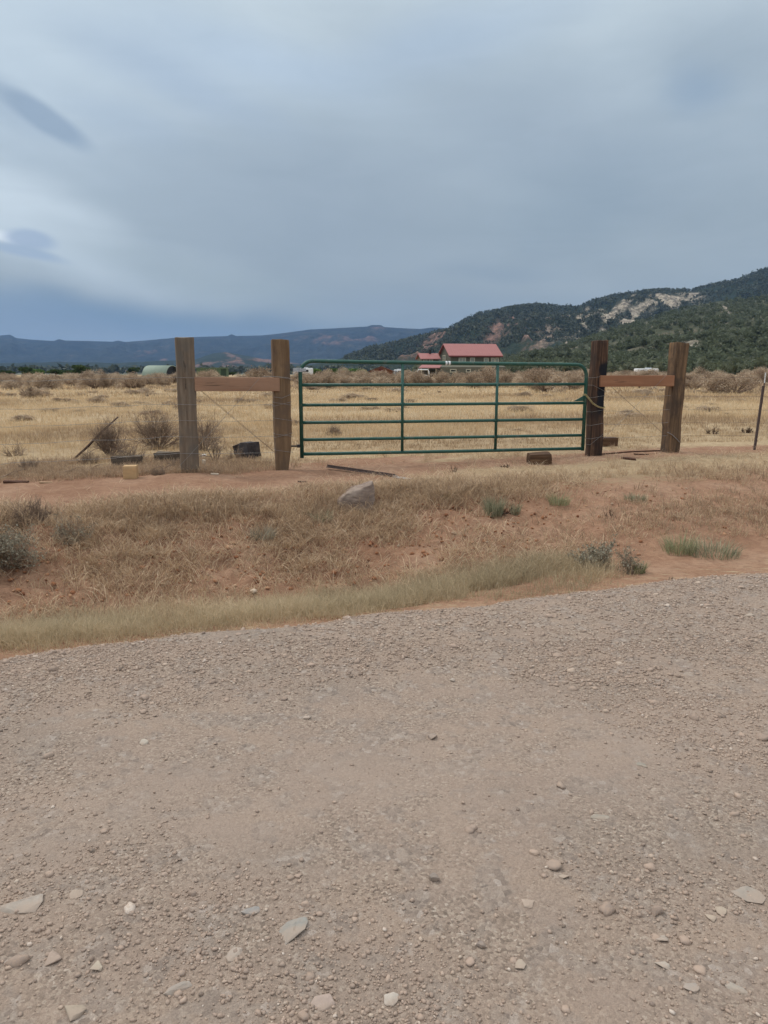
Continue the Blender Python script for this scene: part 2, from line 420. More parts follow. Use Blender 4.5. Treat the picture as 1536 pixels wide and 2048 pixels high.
# inverse of Q and Rr: X = r*c - q*s ; Y-4.75 = r*s + q*c
RX = (rrr*c_-qq*s_)/(c_*c_+s_*s_); RY = 4.75+(rrr*s_+qq*c_)/(c_*c_+s_*s_)
RX = rrr*.946-qq*.3236; RY = 4.75+rrr*.3236+qq*.946
RZ = roadz(RX, RY)
RM, gg, b = newmat('road_gravel', .95, .12)
pv = gg.pos()
dust = gg.noise(gg.scale(pv, (1, 1.6, 1), (0, 0, 0), (0, 0, -.33)), 1.1, 5, .6, .3)
c0 = gg.ramp(dust, [(.3, s2l(151, 135, 122)), (.48, s2l(165, 144, 129)), (.58, s2l(171, 149, 132)), (.75, s2l(159, 141, 129))])
speck = gg.vor(pv, 110, out='Color'); sv = gg.new('ShaderNodeSeparateColor'); gg.put(sv.inputs[0], speck)
c1 = gg.ramp(sv.outputs[0], [(.0, s2l(110, 97, 86)), (.25, s2l(142, 125, 111)), (.6, s2l(163, 143, 128)), (.93, s2l(181, 163, 146)), (1, s2l(200, 184, 168))])
speck2 = gg.vor(pv, 48, out='Color'); sv2 = gg.new('ShaderNodeSeparateColor'); gg.put(sv2.inputs[0], speck2)
c2 = gg.ramp(sv2.outputs[1], [(.0, s2l(105, 97, 92)), (.3, s2l(146, 132, 122)), (.8, s2l(168, 153, 140)), (1, s2l(193, 180, 170))])
clus = gg.noise(pv, 3.0, 4, .65)
cc = gg.mix(gg.rng(clus, .4, .62, .25, .75), c0, c1)
cc = gg.mix(gg.rng(gg.noise(pv, 7, 3), .5, .6, 0, .5), cc, c2)
cc = gg.mix(gg.rng(gg.noise(pv, 220, 3, .7), .35, .6, .28, 0), cc, s2l(97, 86, 77))
cc = gg.mix(gg.m('MULTIPLY', gg.attr('track'), gg.rng(gg.noise(pv, 2.4, 5, .65), .35, .65, .05, .7)), cc, gg.mix(gg.noise(pv, 150, 3, .7), s2l(155, 136, 122), s2l(174, 154, 139)))
cc = gg.mix(gg.rng(gg.attr('edge'), .25, .9, 0, .75), cc, s2l(166, 141, 122))
gg.put(b.inputs['Base Color'], cc)
hh = gg.m('ADD', gg.m('MULTIPLY', gg.vor(pv, 110), -.5), gg.m('ADD', gg.m('MULTIPLY', gg.vor(pv, 48), -.6), gg.noise(pv, 160, 4, .7)))
gg.put(b.inputs['Normal'], gg.bump(hh, .75, .008))
edge = sst(-.15, .1, qq+.1*fbm(rrr*2, 0, 3, 64))
trk = np.exp(-((qq+1.95+.1*fbm(rrr*.7, 0, 2, 5))/.36)**2)+np.exp(-((qq+3.5+.1*fbm(rrr*.6, 3, 2, 6))/.42)**2)
struct('road', npmesh('road', np.stack([RX, RY, RZ], -1).reshape(-1, 3), [grid_faces(len(rq), len(rr_))], RM, {'edge': edge.ravel(), 'track': np.clip(trk, 0, 1).ravel()}, True))
# ------------------------------------------------------------ mountains and hills
def proj(X, Y, Z):
    dep = Y*CP-(Z-CAMZ)*SP; up = Y*SP+(Z-CAMZ)*CP
    return 768+FPX*X/dep, 1024-FPX*up/dep
def ridge(name, sky_pts, D0, Dc, z0, cols, nr, amp, mat_, seed, rocks=(), fscale=1.0, expo=1.0):
    sx = [p[0] for p in sky_pts]; sy = [p[1] for p in sky_pts]
    px = np.linspace(cols[0], cols[1], cols[2]); sk = np.interp(px, sx, sy)
    dc = np.interp(px, Dc[0], Dc[1]); d0 = np.interp(px, D0[0], D0[1])
    v = (1024-sk)/FPX; u = (px-768)/FPX
    kx = u/(CP+v*SP); zc = CAMZ+(-SP+v*CP)/(CP+v*SP)*dc
    t = np.concatenate([np.linspace(0, 1, nr), 1+np.linspace(.04, .8, 14)])
    T = t[:, None]; Y = d0+(dc-d0)*T; X = kx*Y
    z_0 = np.interp(px, z0[0], z0[1])
    prof = np.where(T <= 1, np.clip(T, 0, 1)**expo, 1-(T-1)*1.1)
    ns = fscale
    n_ = fbm(X/ns/160+.35*fbm(X/ns/300, Y/ns/300, 2, seed), Y/ns/420, 5, seed+1, .55)
    rid = 1-np.abs(n_)*2.2
    env = np.clip(T*(1-T)*4, 0, 1)*(T <= 1)
    Z = z_0+(np.maximum(zc-z_0, 1))*prof + amp*env*(rid-.4)*np.clip((zc-z_0)/(.6*amp*3), .1, 1)
    pxx, pyy = proj(X, Y, Z)
    rock = np.zeros_like(X)
    rn = fbm(X/26/ns, Y/40/ns, 5, seed+3, .7)
    for (cx, cy, rx, ry, rot, a, th) in rocks:
        cr, sr = math.cos(R(rot)), math.sin(R(rot)); dx = pxx-cx; dy = pyy-cy
        e = np.sqrt(((dx*cr+dy*sr)/rx)**2+((-dx*sr+dy*cr)/ry)**2)
        rock = np.maximum(rock, np.clip(sst(1.25, .45, e)*a + (rn*1.9-th), 0, 1)*sst(1.5, .9, e))
    red = sst(1180, 1020, pxx)
    Z = Z+rock*env*amp*.22*rn
    return struct(name, npmesh(name, np.stack([X, Y, Z], -1).reshape(-1, 3), [grid_faces(len(t), len(px))], mat_,
                  {'rock': rock.ravel(), 'red': red.ravel()}, True)), (X, Y, Z, rock, t, pxx, pyy)

def hillmat(name, greens, earth, pale, redc, sc):
    m_, gg, b = newmat(name, .95, .05); pv = gg.pos()
    n = gg.noise(pv, .03*sc, 6, .7); n2 = gg.noise(pv, .15*sc, 4, .7)
    c = gg.ramp(n, [(.3, greens[0]), (.5, greens[1]), (.62, greens[2]), (.72, earth)])
    c = gg.mix(gg.rng(n2, .55, .7, 0, .5), c, earth)
    rk = gg.mix(gg.attr('red'), pale, redc); rk = gg.mix(gg.rng(gg.noise(gg.scale(pv, (1, 1, .35)), .12*sc, 5, .75), .42, .58, 0, .75), rk, tuple(x*.25 for x in rk_dark))
    c = gg.mix(gg.attr('rock'), c, rk); gg.put(b.inputs['Base Color'], c)
    gg.put(b.inputs['Normal'], gg.bump(n2, .8, 6/sc)); return m_
rk_dark = (.25, .2, .16)
FM = hillmat('far_mountain', ((.018, .024, .028), (.028, .036, .036), (.045, .05, .045)), (.10, .085, .07), (.40, .33, .27), (.24, .14, .11), .25)
BM = hillmat('ridge_slope', ((.020, .030, .022), (.03, .042, .028), (.045, .055, .035)), (.12, .09, .065), (.50, .42, .32), (.29, .17, .13), 1)
HM = hillmat('hillside_slope', ((.06, .07, .04), (.08, .085, .052), (.12, .11, .075)), (.24, .19, .14), (.45, .38, .3), (.3, .17, .12), 1.5)

far_sky = [(-900, 690), (-400, 684), (-120, 676), (-40, 680), (-12, 674), (0, 671), (12, 670), (20, 669), (32, 676), (60, 679), (108, 682), (118, 678), (130, 681), (180, 682), (225, 683.5), (236, 681), (250, 684), (290, 681), (355, 675), (455, 672), (463, 668), (472, 672),
           (520, 671), (560, 667), (620, 659), (680, 656), (735, 653), (742, 650), (762, 650), (768, 654), (800, 656), (840, 658), (862, 655), (880, 655), (896, 658), (960, 664), (1100, 672), (1700, 690), (2600, 700)]
ridge('mountain_range', far_sky, ([-900, 2600], [4300, 4300]), ([-900, 500, 900, 2600], [6500, 6200, 5600, 5600]), ([-900, 2600], [-3.5, -3.5]), (-880, 2500, 900), 90, 75, FM, 3,
      [(640, 678, 60, 9, 4, .25, .15), (290, 706, 26, 5, -12, .45, .1), (700, 676, 60, 7, 2, .3, .15), (325, 722, 9, 4, -20, .9, 0), (755, 660, 20, 6, 0, .3, .1)], 3.2)
lowh = [(-300, 722), (0, 727), (120, 724), (230, 727), (300, 724), (350, 722), (385, 722), (425, 707), (450, 704), (490, 711), (545, 722), (600, 728), (680, 722), (740, 716), (820, 712), (1200, 720), (1300, 745)]
ridge('low_hills', lowh, ([-300, 1300], [2200, 2200]), ([-300, 1300], [3300, 3300]), ([-300, 1300], [-3.5, -3.5]), (-290, 1290, 620), 60, 26, BM, 17,
      [(470, 717, 26, 5, 28, .8, 0), (425, 727, 50, 6, -6, .45, .05), (560, 722, 52, 4.5, 3, 1.2, -.4), (450, 735, 60, 4, 0, .4, .05)], 1.6)
back_sky = [(560, 738), (640, 727), (700, 712), (740, 701), (800, 690), (850, 679), (880, 669), (897, 659), (910, 650), (935, 637), (957, 628), (1000, 621), (1024, 616), (1048, 613), (1073, 610), (1100, 612), (1118, 615), (1158, 614), (1189, 601), (1225, 592),
            (1261, 587), (1290, 582), (1319, 581), (1386, 581), (1448, 565), (1475, 560), (1500, 549), (1536, 537), (1620, 505), (1800, 450), (2100, 420), (2600, 460)]
rocks_b = [(1385, 597, 22, 13, 0, 1.1, 0), (1345, 603, 56, 17, -12, .85, .0), (1235, 625, 42, 11, -42, .85, .0), (1262, 636, 70, 16, -40, .95, .0), (1225, 655, 28, 9, -20, .6, 0), (1300, 612, 64, 24, -25, .75, .05),
           (1165, 650, 28, 9, 55, .5, .0), (1185, 640, 40, 20, 0, .25, .1), (985, 668, 32, 15, -38, .62, .0), (865, 684, 40, 12, -38, .55, .0), (1085, 687, 40, 12, -12, .5, .02), (1090, 645, 26, 7, -30, .5, .05), (1030, 655, 50, 20, 0, .2, .12), (830, 700, 30, 10, -30, .3, .05), (1120, 665, 80, 30, 0, .18, .12)]
BR, bdat = ridge('ridge', back_sky, ([560, 900, 1536, 2600], [1000, 750, 700, 700]), ([560, 900, 1536, 2600], [2000, 1800, 1700, 1800]), ([560, 2600], [-6, -2]), (560, 2500, 1100), 150, 42, BM, 29, rocks_b, 1.0, 1.15)
front_sky = [(830, 742), (880, 735), (950, 727), (1050, 716), (1120, 700), (1180, 679), (1243, 655), (1300, 640), (1341, 627), (1408, 608), (1440, 602), (1475, 602), (1536, 596), (1620, 588), (1800, 570), (2200, 550), (2600, 580)]
HS, hdat = ridge('hillside', front_sky, ([830, 1100, 1536, 2600], [330, 230, 185, 180]), ([830, 1100, 1536, 2600], [640, 760, 850, 850]), ([830, 2600], [-.3, .2]), (830, 2500, 800), 130, 9, HM, 43,
      [(1420, 705, 60, 14, 3, .35, .1), (1355, 683, 40, 12, 5, .3, .1), (1450, 620, 12, 7, 40, .8, 0), (1240, 680, 90, 40, 0, .05, .2), (1500, 690, 60, 30, 0, .15, .15)], .5, 1.25)

# ------------------------------------------------------------ air between here and the mountains
HZ = bpy.data.materials.new('haze'); HZ.use_nodes = True; nt = HZ.node_tree; nt.nodes.clear()
pvn = nt.nodes.new('ShaderNodeVolumePrincipled'); oo = nt.nodes.new('ShaderNodeOutputMaterial'); nt.links.new(pvn.outputs[0], oo.inputs[1])
pvn.inputs['Color'].default_value = (.34, .58, 1, 1); pvn.inputs['Density'].default_value = 7.5e-5; pvn.inputs['Anisotropy'].default_value = .2
topz_ = max(max(v.co.z for v in bpy.data.objects[n_].data.vertices) for n_ in ('mountain_range', 'ridge', 'hillside', 'low_hills'))+18
hb = MB().box((0, 4700, (topz_-30)/2), (34000, 10200, topz_+30)).build('haze', HZ); hb['kind'] = 'stuff'; hb.location = (0, 0, 0)

# ------------------------------------------------------------ small foliage makers
def rand_tris(rng_, Cn, size, quads=False, flat=0):
    n = len(Cn); a = rng_.normal(size=(n, 3)); a /= np.linalg.norm(a, axis=1)[:, None]
    b_ = rng_.normal(size=(n, 3)); b_ -= a*(a*b_).sum(1)[:, None]; b_ /= np.linalg.norm(b_, axis=1)[:, None]
    s = np.broadcast_to(size, n)[:, None]*rng_.uniform(.6, 1.3, (n, 1))
    if quads:
        V = np.stack([Cn-a*s*.5, Cn+b_*s*.28, Cn+a*s*.5, Cn-b_*s*.28], 1); k = 4
    else:
        V = np.stack([Cn-a*s*.5, Cn+b_*s*.5, Cn+a*s*.5], 1); k = 3
    return V.reshape(-1, 3), np.arange(n*k).reshape(-1, k)

def blob_points(rng_, n, lumps, shell=.55):
    idx = rng_.integers(0, len(lumps), n); L = np.array(lumps)
    w_ = L[:, 3]**2; idx = rng_.choice(len(L), n, p=w_/w_.sum())
    d = rng_.normal(size=(n, 3)); d /= np.linalg.norm(d, axis=1)[:, None]
    r_ = L[idx, 3]*(1-(1-shell)*rng_.random(n)**1.6)
    p = L[idx, :3]+d*r_[:, None]*np.array([1, 1, .85]); return p

# junipers on the slopes: every crown a cluster of leaf faces on a stub
def scatter_trees(name, dat, n, size, seed, mat_, pxr, trng, leaf=18, rock_ok=.25, dens=None, leafs=.55):
    X, Y, Z, rock, t, pxx, pyy = dat; rg_ = np.random.default_rng(seed)
    nr, nc = X.shape; ti = rg_.uniform(trng[0], trng[1], n*3); ci = rg_.integers(0, nc-1, n*3)
    ri = np.interp(ti, t, np.arange(nr)); r0 = np.clip(ri.astype(int), 0, nr-2); f = ri-r0; fc = rg_.random(n*3)
    def bil(A): return (A[r0, ci]*(1-f)+A[r0+1, ci]*f)*(1-fc)+(A[r0, ci+1]*(1-f)+A[r0+1, ci+1]*f)*fc
    x, y, z, rk, px_ = bil(X), bil(Y), bil(Z), bil(rock), bil(pxx)
    keep = (rk < rock_ok+rg_.random(n*3)*.3) & (px_ > pxr[0]) & (px_ < pxr[1])
    cl = fbm(x/60, y/60, 3, seed); keep &= cl > rg_.uniform(-.75, .25, n*3)
    x, y, z = x[keep][:n], y[keep][:n], z[keep][:n]; m_ = len(x)
    s = size*rg_.uniform(.55, 1.25, m_)
    Cn = np.stack([x, y, z+s*.42], 1)
    d = rg_.normal(size=(m_, leaf, 3)); d /= np.linalg.norm(d, axis=2)[:, :, None]
    p = Cn[:, None]+d*s[:, None, None]*np.array([.42, .42, .45])*rg_.uniform(.35, 1, (m_, leaf, 1))
    V, F = rand_tris(rg_, p.reshape(-1, 3), np.repeat(s*leafs, leaf))
    tone = np.repeat(rg_.random(m_), leaf*3)*.75+.25*rg_.random(m_*leaf*3)
    return V, F, tone
JM = leafy('juniper_leaf', [(0, (.09, .10, .058)), (.5, (.135, .15, .088)), (.85, (.18, .19, .125)), (1, (.23, .225, .18))], .9, .35)
V, F, tn = scatter_trees('w', hdat, 9000, 4.6, 5, JM, (800, 2300), (.0, 1.02), 40, .3, leafs=.36)
w_ = link('hillside_scrub', npmesh('hillside_scrub', V, [F], JM, {'rnd': tn})); w_['kind'] = 'stuff'
JB = leafy('ridge_leaf', [(0, (.065, .072, .048)), (.6, (.10, .108, .07)), (1, (.15, .155, .11))], .9, .1)
V, F, tn = scatter_trees('w', bdat, 34000, 7.0, 6, JB, (690, 2300), (.25, 1.03), 9, .45)
w_ = link('ridge_woodland', npmesh('ridge_woodland', V, [F], JB, {'rnd': tn})); w_['kind'] = 'stuff'
# dark tree belt in the valley, too far to count
rg = np.random.default_rng(8); n = 5200
y = rg.uniform(820, 2600, n); x = y*(rg.uniform(-900, 900, n)-768+300)/1479; k_ = (fbm(x/160, y/160, 3, 4) > rg.uniform(-.7, .35, n)); x, y = x[k_], y[k_]
z = H(x, y, False); s = rg.uniform(6, 13, len(x)); d = rg.normal(size=(len(x), 14, 3)); d /= np.linalg.norm(d, axis=2)[:, :, None]
p = np.stack([x, y, z+s*.4], 1)[:, None]+d*s[:, None, None]*.42*rg.uniform(.4, 1, (len(x), 14, 1))
V, F = rand_tris(rg, p.reshape(-1, 3), np.repeat(s*.7, 14))
w_ = link('valley_woodland', npmesh('valley_woodland', V, [F], JB, {'rnd': np.repeat(rg.random(len(x)), 42)})); w_['kind'] = 'stuff'

# ------------------------------------------------------------ grass
def blades(rng_, P_, h, w, lean, ang, bend=.5, tone=None, grav=0):
    n = len(P_); h = np.broadcast_to(h, n); w = np.broadcast_to(w, n)
    dx = np.cos(ang)*lean; dy = np.sin(ang)*lean; fa = rng_.uniform(0, 2*math.pi, n)
    side = np.stack([np.cos(fa), np.sin(fa), np.zeros(n)], 1)*(w/2)[:, None]
    d1 = np.stack([dx*.6, dy*.6, np.ones(n)], 1); d1 /= np.linalg.norm(d1, axis=1)[:, None]
    d2 = np.stack([dx*(1+bend), dy*(1+bend), 1-bend*lean-grav], 1); d2 /= np.linalg.norm(d2, axis=1)[:, None]
    m1 = P_+d1*(h*.5)[:, None]; m2 = m1+d2*(h*.5)[:, None]
    V = np.stack([P_-side, P_+side, m1-side*.8, m1+side*.8, m2], 1).reshape(-1, 3)
    b_ = np.arange(n)[:, None]*5
    return V, np.concatenate([b_+0, b_+1, b_+3, b_+2], 1), np.concatenate([b_+2, b_+3, b_+4], 1), np.repeat(tone if tone is not None else rng_.random(n), 5)
def tufts(rng_, centers, per, spread, h, w, lean, z_off=0, tone=None, bend=.5, minlean=.1, grav=0):
    n = len(centers); per_ = per; idx = np.repeat(np.arange(n), per_); m = len(idx)
    h = np.broadcast_to(h, n); a = rng_.uniform(0, 2*math.pi, m); rr = np.sqrt(rng_.random(m))*np.broadcast_to(spread, n)[idx]
    Pb = centers[idx]+np.stack([np.cos(a)*rr, np.sin(a)*rr, np.zeros(m)], 1)
    t_ = (np.broadcast_to(tone, n)[idx] if tone is not None else rng_.random(n)[idx])*.65+rng_.random(m)*.35
    return blades(rng_, Pb, h[idx]*rng_.uniform(.45, 1.1, m), w*rng_.uniform(.6, 1.4, m), rng_.uniform(minlean, lean, m), a+rng_.normal(0, .7, m), bend, t_, grav)
def grass_obj(name, parts, mat_):
    Vs, Qs, Ts, A = [], [], [], []; o = 0
    for V, q, t_, a in parts:
        Vs.append(V); Qs.append(q+o); Ts.append(t_+o); A.append(a); o += len(V)
    ob = link(name, npmesh(name, np.concatenate(Vs), [np.concatenate(Qs), np.concatenate(Ts)], mat_, {'rnd': np.concatenate(A)})); ob['kind'] = 'stuff'; return ob
FG = leafy('dry_field_grass', [(0, s2l(150, 126, 103)), (.3, s2l(196, 169, 135)), (.7, s2l(221, 195, 156)), (1, s2l(236, 212, 177))], .9, .3)
BG = leafy('bank_grass', [(0, s2l(127, 105, 88)), (.35, s2l(179, 153, 127)), (.7, s2l(207, 180, 148)), (1, s2l(228, 204, 176))], .9, .25)
RG = leafy('roadside_grass', [(0, s2l(141, 132, 105)), (.4, s2l(178, 160, 131)), (.75, s2l(201, 180, 146)), (1, s2l(222, 199, 168))], .9, .3)
rg = np.random.default_rng(11)
def wedge(n, y0, y1, spread=.66, pw=2, off=1.2):
    Y = (rg.random(n)*(y1**pw-y0**pw)+y0**pw)**(1/pw); X = (rg.uniform(-1, 1, n))*(Y*spread+off); return X, Y
parts = []
# field beyond the fence
for (n, y0, y1, per, spr, h, w, lean) in ((15000, 10.2, 20, 9, .10, .17, .006, .7), (12000, 19, 38, 8, .20, .22, .014, .7), (11000, 36, 85, 7, .42, .28, .04, .8), (6000, 80, 150, 6, .9, .34, .1, .8)):
    X, Y = wedge(n, y0, y1); q = Q(X, Y); dn = fbm(X*.35, Y*.5, 3, 90)
    k_ = (q > 6.0+.5*vn(X*.8, Y*.8, 7)) & (dn > rg.uniform(-.95, -.05, n)); X, Y, dn = X[k_], Y[k_], dn[k_]
    near = sst(6, 11, Q(X, Y))
    hh_ = h*rg.uniform(.5, 1.25, len(X))*(.45+.55*near); tone = np.clip(.5+1.5*fbm(X*.16, Y*.3, 4, 91)+.15*rg.normal(size=len(X)), 0, 1)
    parts.append(tufts(rg, np.stack([X, Y, H(X, Y)-.01], 1), per, spr, hh_, w, lean, tone=tone))
grass_obj('dry_grass_field', parts, FG)
parts = []
# flattened straw and thin tufts on the pad by the gate
n = 26000; X, Y = wedge(n, 5.5, 12.4, .66, 1.4); q = Q(X, Y); dn = fbm(X*1.1, Y*1.6, 4, 95)
dens = np.clip(sst(-1.6, 1.8, X+.9*dn-.25*(q-5)), 0, 1)*.9+.06
k_ = (q > 3.5) & (q < 6.6) & (rg.random(n) < dens*np.clip(.5+dn*1.8, .02, 1)*(1-.8*np.exp(-((q-5.0+.2*dn)/.5)**2))); X, Y = X[k_], Y[k_]
parts.append(tufts(rg, np.stack([X, Y, H(X, Y)+.004], 1), 3, .05, .17, .0045, 4.0, tone=rg.uniform(.3, 1, len(X)), bend=.2, minlean=1.5))
n = 2600; X, Y = wedge(n, 6, 12.4, .66, 1.4); q = Q(X, Y); dn = fbm(X*.9, Y*1.2, 3, 96)
k_ = (q > 3.4) & (q < 6.6) & (rg.random(n) < np.clip(sst(-1, 3.5, X+dn)*.8+.03, 0, 1)*(1-.8*np.exp(-((q-5.0)/.5)**2))*np.clip(.4+dn*2.2, 0, 1)); X, Y = X[k_], Y[k_]
parts.append(tufts(rg, np.stack([X, Y, H(X, Y)-.005], 1), 22, .06, .15, .004, .8, tone=rg.uniform(.25, .9, len(X))))
# the bank
n = 24000; r = rg.uniform(-5.5, 7.5, n); q = rg.uniform(1.0, 3.9, n); X = r*.946-q*.3236; Y = 4.75+r*.3236+q*.946
dn = fbm(r*1.0, q*1.3, 4, 97); w = 1-sst(.6, 2.6, X)
crest = np.exp(-((q-3.15)/.33)**2); toe = np.exp(-((q-1.25)/.35)**2)
prob = (.12+.8*crest+.55*toe)*np.clip(.65+1.5*dn, .03, 1.2)*(w*.8+.2)+.55*np.exp(-(((X-3.6)/1.3)**2+((q-1.7)/.5)**2))
k_ = rg.random(n) < prob; X, Y, q, cr = X[k_], Y[k_], q[k_], crest[k_]
parts.append(tufts(rg, np.stack([X, Y, H(X, Y)-.01], 1), 10, .06, (.12+.12*cr)*rg.uniform(.6, 1.5, len(X)), .0048, 1.4, tone=rg.uniform(.0, .8, len(X)), bend=.8, minlean=.2, grav=.3))
n = 46000; r = rg.uniform(-5.5, 5.5, n); q = rg.uniform(.9, 3.7, n); X = r*.946-q*.3236; Y = 4.75+r*.3236+q*.946; dn = fbm(r*1.3, q*2, 3, 98)
k_ = rg.random(n) < np.clip(.5+1.6*dn, .05, 1)*(1-sst(.6, 2.8, X))*.85*(.35+.65*sst(1.6, 2.5, q)); X, Y = X[k_], Y[k_]
parts.append(tufts(rg, np.stack([X, Y, H(X, Y)+.008], 1), 4, .06, .2, .0056, 2.4, tone=rg.uniform(.15, 1.05, len(X)), bend=.4, minlean=.7))
n = 9000; X = rg.uniform(-8, -.9, n); Y = rg.uniform(7.6, 11.5, n); q = Q(X, Y); dn = fbm(X*1.2, Y*1.5, 3, 191)
k_ = (q > 5.45+.35*vn(X*1.3, 0, 4)) & (q < 8.0) & (rg.random(n) < np.clip(.55+1.5*dn, .05, 1)*sst(-1.0, -2.2, X)); X, Y = X[k_], Y[k_]
parts.append(tufts(rg, np.stack([X, Y, H(X, Y)-.01], 1), 12, .07, .15, .0045, 1.6, tone=rg.uniform(0, .55, len(X)), bend=.6, grav=.2))
grass_obj('bank_grass', parts, BG)
parts = []
n = 34000; r = rg.uniform(-6, 6.5, n); q = rg.triangular(.02, .45, 1.5, n); X = r*.946-q*.3236; Y = 4.75+r*.3236+q*.946; dn = fbm(r*.8, q*2, 3, 99)
e = q+.2*vn(r*1.6, 0, 12)+.1*vn(r*5, 0, 13); keepp = (1-sst(.9, 2.35, X+.4*vn(r*2, q, 8)))*.97
k_ = (e > -.03) & (rg.random(n) < keepp*np.clip(.7+2.0*dn, .06, 1)); X, Y, q = X[k_], Y[k_], q[k_]
z_ = np.where(Q(X, Y) < .3, np.maximum(H(X, Y), roadz(X, Y)), H(X, Y))
tone = np.clip(.45+.9*fbm(X*.7, Y*.7, 2, 88)+rg.normal(0, .2, len(X)), 0, 1)
parts.append(tufts(rg, np.stack([X, Y, z_-.01], 1), 9, .05, (.07+.12*sst(.05, .5, q))*rg.uniform(.4, 1.35, len(X)), .0028, 1.25, tone=tone, bend=.6))
grass_obj('roadside_grass', parts, RG)

# ------------------------------------------------------------ gravel
PM = bpy.data.materials.new('pebble_stone'); PM.use_nodes = True; gg = G(PM.node_tree); b = PM.node_tree.nodes['Principled BSDF']
b.inputs['Roughness'].default_value = .9; b.inputs['Specular IOR Level'].default_value = .2
pc = gg.ramp(gg.attr('rnd'), [(0, s2l(102, 93, 86)), (.06, s2l(138, 122, 112)), (.4, s2l(160, 142, 129)), (.65, s2l(176, 154, 139)), (.86, s2l(187, 166, 149)), (.95, s2l(201, 184, 166)), (1, s2l(215, 200, 186))])
pc = gg.mix(gg.rng(gg.noise(gg.pos(), 90, 4, .7), .35, .65, .15, .7), pc, s2l(174, 149, 130))
gg.put(b.inputs['Base Color'], pc); gg.put(b.inputs['Normal'], gg.bump(gg.noise(gg.pos(), 260, 4, .7), .6, .002))
def pebbles(rng_, X, Y, Z, s, ico_, seed, sink=.35, tone=None):
    V0, F0 = ico_; n = len(X); m = len(V0)
    sc = s[:, None]*rng_.uniform(.65, 1.25, (n, 3))*np.array([1, 1, .68]); a = rng_.uniform(0, 2*math.pi, n)
    jit = 1+rng_.normal(0, .16, (n, m, 1)); V = V0[None]*jit*sc[:, None]
    tilt = rng_.normal(0, .25, n); ct, st2 = np.cos(tilt)[:, None], np.sin(tilt)[:, None]
    y_, z_ = V[..., 1]*ct-V[..., 2]*st2, V[..., 1]*st2+V[..., 2]*ct
    ca, sa = np.cos(a)[:, None], np.sin(a)[:, None]; x_ = V[..., 0]*ca-y_*sa; y2 = V[..., 0]*sa+y_*ca
    out = np.stack([x_+X[:, None], y2+Y[:, None], z_+(Z+s*.68*(1-2*sink))[:, None]], -1).reshape(-1, 3)
    F = (F0[None]+(np.arange(n)*m)[:, None, None]).reshape(-1, F0.shape[1])
    tn = tone if tone is not None else np.clip(rng_.beta(2.2, 2.2, n)+.12*rng_.normal(size=n), 0, 1)
    return out, F, np.repeat(tn, m)
rg = np.random.default_rng(21)
def gravel(n, y0, y1, smin, smax, al, ic, patchy, sink):
    X, Y = wedge(n, y0, y1, .60, 1.3, .45); q = Q(X, Y); r = Rr(X, Y)
    dn = fbm(r*1.1, q*1.5, 4, 55)+.5*fbm(r*.35, q*.5, 2, 56)
    berm = np.exp(-((q+.45)/.55)**2)+.55*np.exp(-((q+1.5)/.3)**2)*0
    track = np.exp(-((q+1.95)/.42)**2)+np.exp(-((q+3.5)/.45)**2)
    pr = np.clip(.5+patchy*1.25*dn+.6*berm-.26*track, .04, 1); k_ = (q < .12+.1*vn(r*2, 0, 3)) & (rg.random(n) < pr); X, Y = X[k_], Y[k_]
    u = rg.random(len(X)); s = smin*(1-u*(1-(smin/smax)**al))**(-1/al)
    return pebbles(rg, X, Y, roadz(X, Y), s, ic, 1, sink)
ico1, ico2 = ico(1), ico(2)
allp = [gravel(75000, 1.25, 4.2, .0025, .009, 1.6, ico1, 1.5, .3), gravel(60000, 3.6, 9.5, .0045, .013, 1.6, ico1, 1.3, .3)]
bigp = [gravel(2000, 1.25, 7.5, .009, .026, 2.4, ico2, 1.0, .45)]
# loose clods and stones on the bank
n = 9000; r = rg.uniform(-5, 5, n); q = rg.uniform(.9, 3.3, n); X = r*.946-q*.3236; Y = 4.75+r*.3236+q*.946; k_ = rg.random(n) < (1-sst(.5, 2.5, X))*.8+.1; X, Y = X[k_], Y[k_]
cl = pebbles(rg, X, Y, H(X, Y), .004+.024*rg.random(len(X))**4, ico1, 3, .3)
def merge(lst):
    V = []; F = []; A = []; o = 0
    for v, f, a in lst: V.append(v); F.append(f+o); A.append(a); o += len(v)
    return np.concatenate(V), np.concatenate(F), np.concatenate(A)
V, F, A = merge(allp); o_ = link('fine_gravel', npmesh('fine_gravel', V, [F], PM, {'rnd': A}, True)); o_['kind'] = 'stuff'
V, F, A = merge(bigp); o_ = link('loose_gravel', npmesh('loose_gravel', V, [F], PM, {'rnd': A}, True)); o_['kind'] = 'stuff'
CM, gg, b = newmat('soil_clod', .95, .1); gg.put(b.inputs['Base Color'], gg.ramp(gg.attr('rnd'), [(0, s2l(120, 78, 58)), (.5, s2l(160, 112, 82)), (.9, s2l(184, 146, 116)), (1, s2l(200, 178, 156))]))
o_ = link('soil_clods', npmesh('soil_clods', cl[0], [cl[1]], CM, {'rnd': cl[2]}, True)); o_['kind'] = 'stuff'

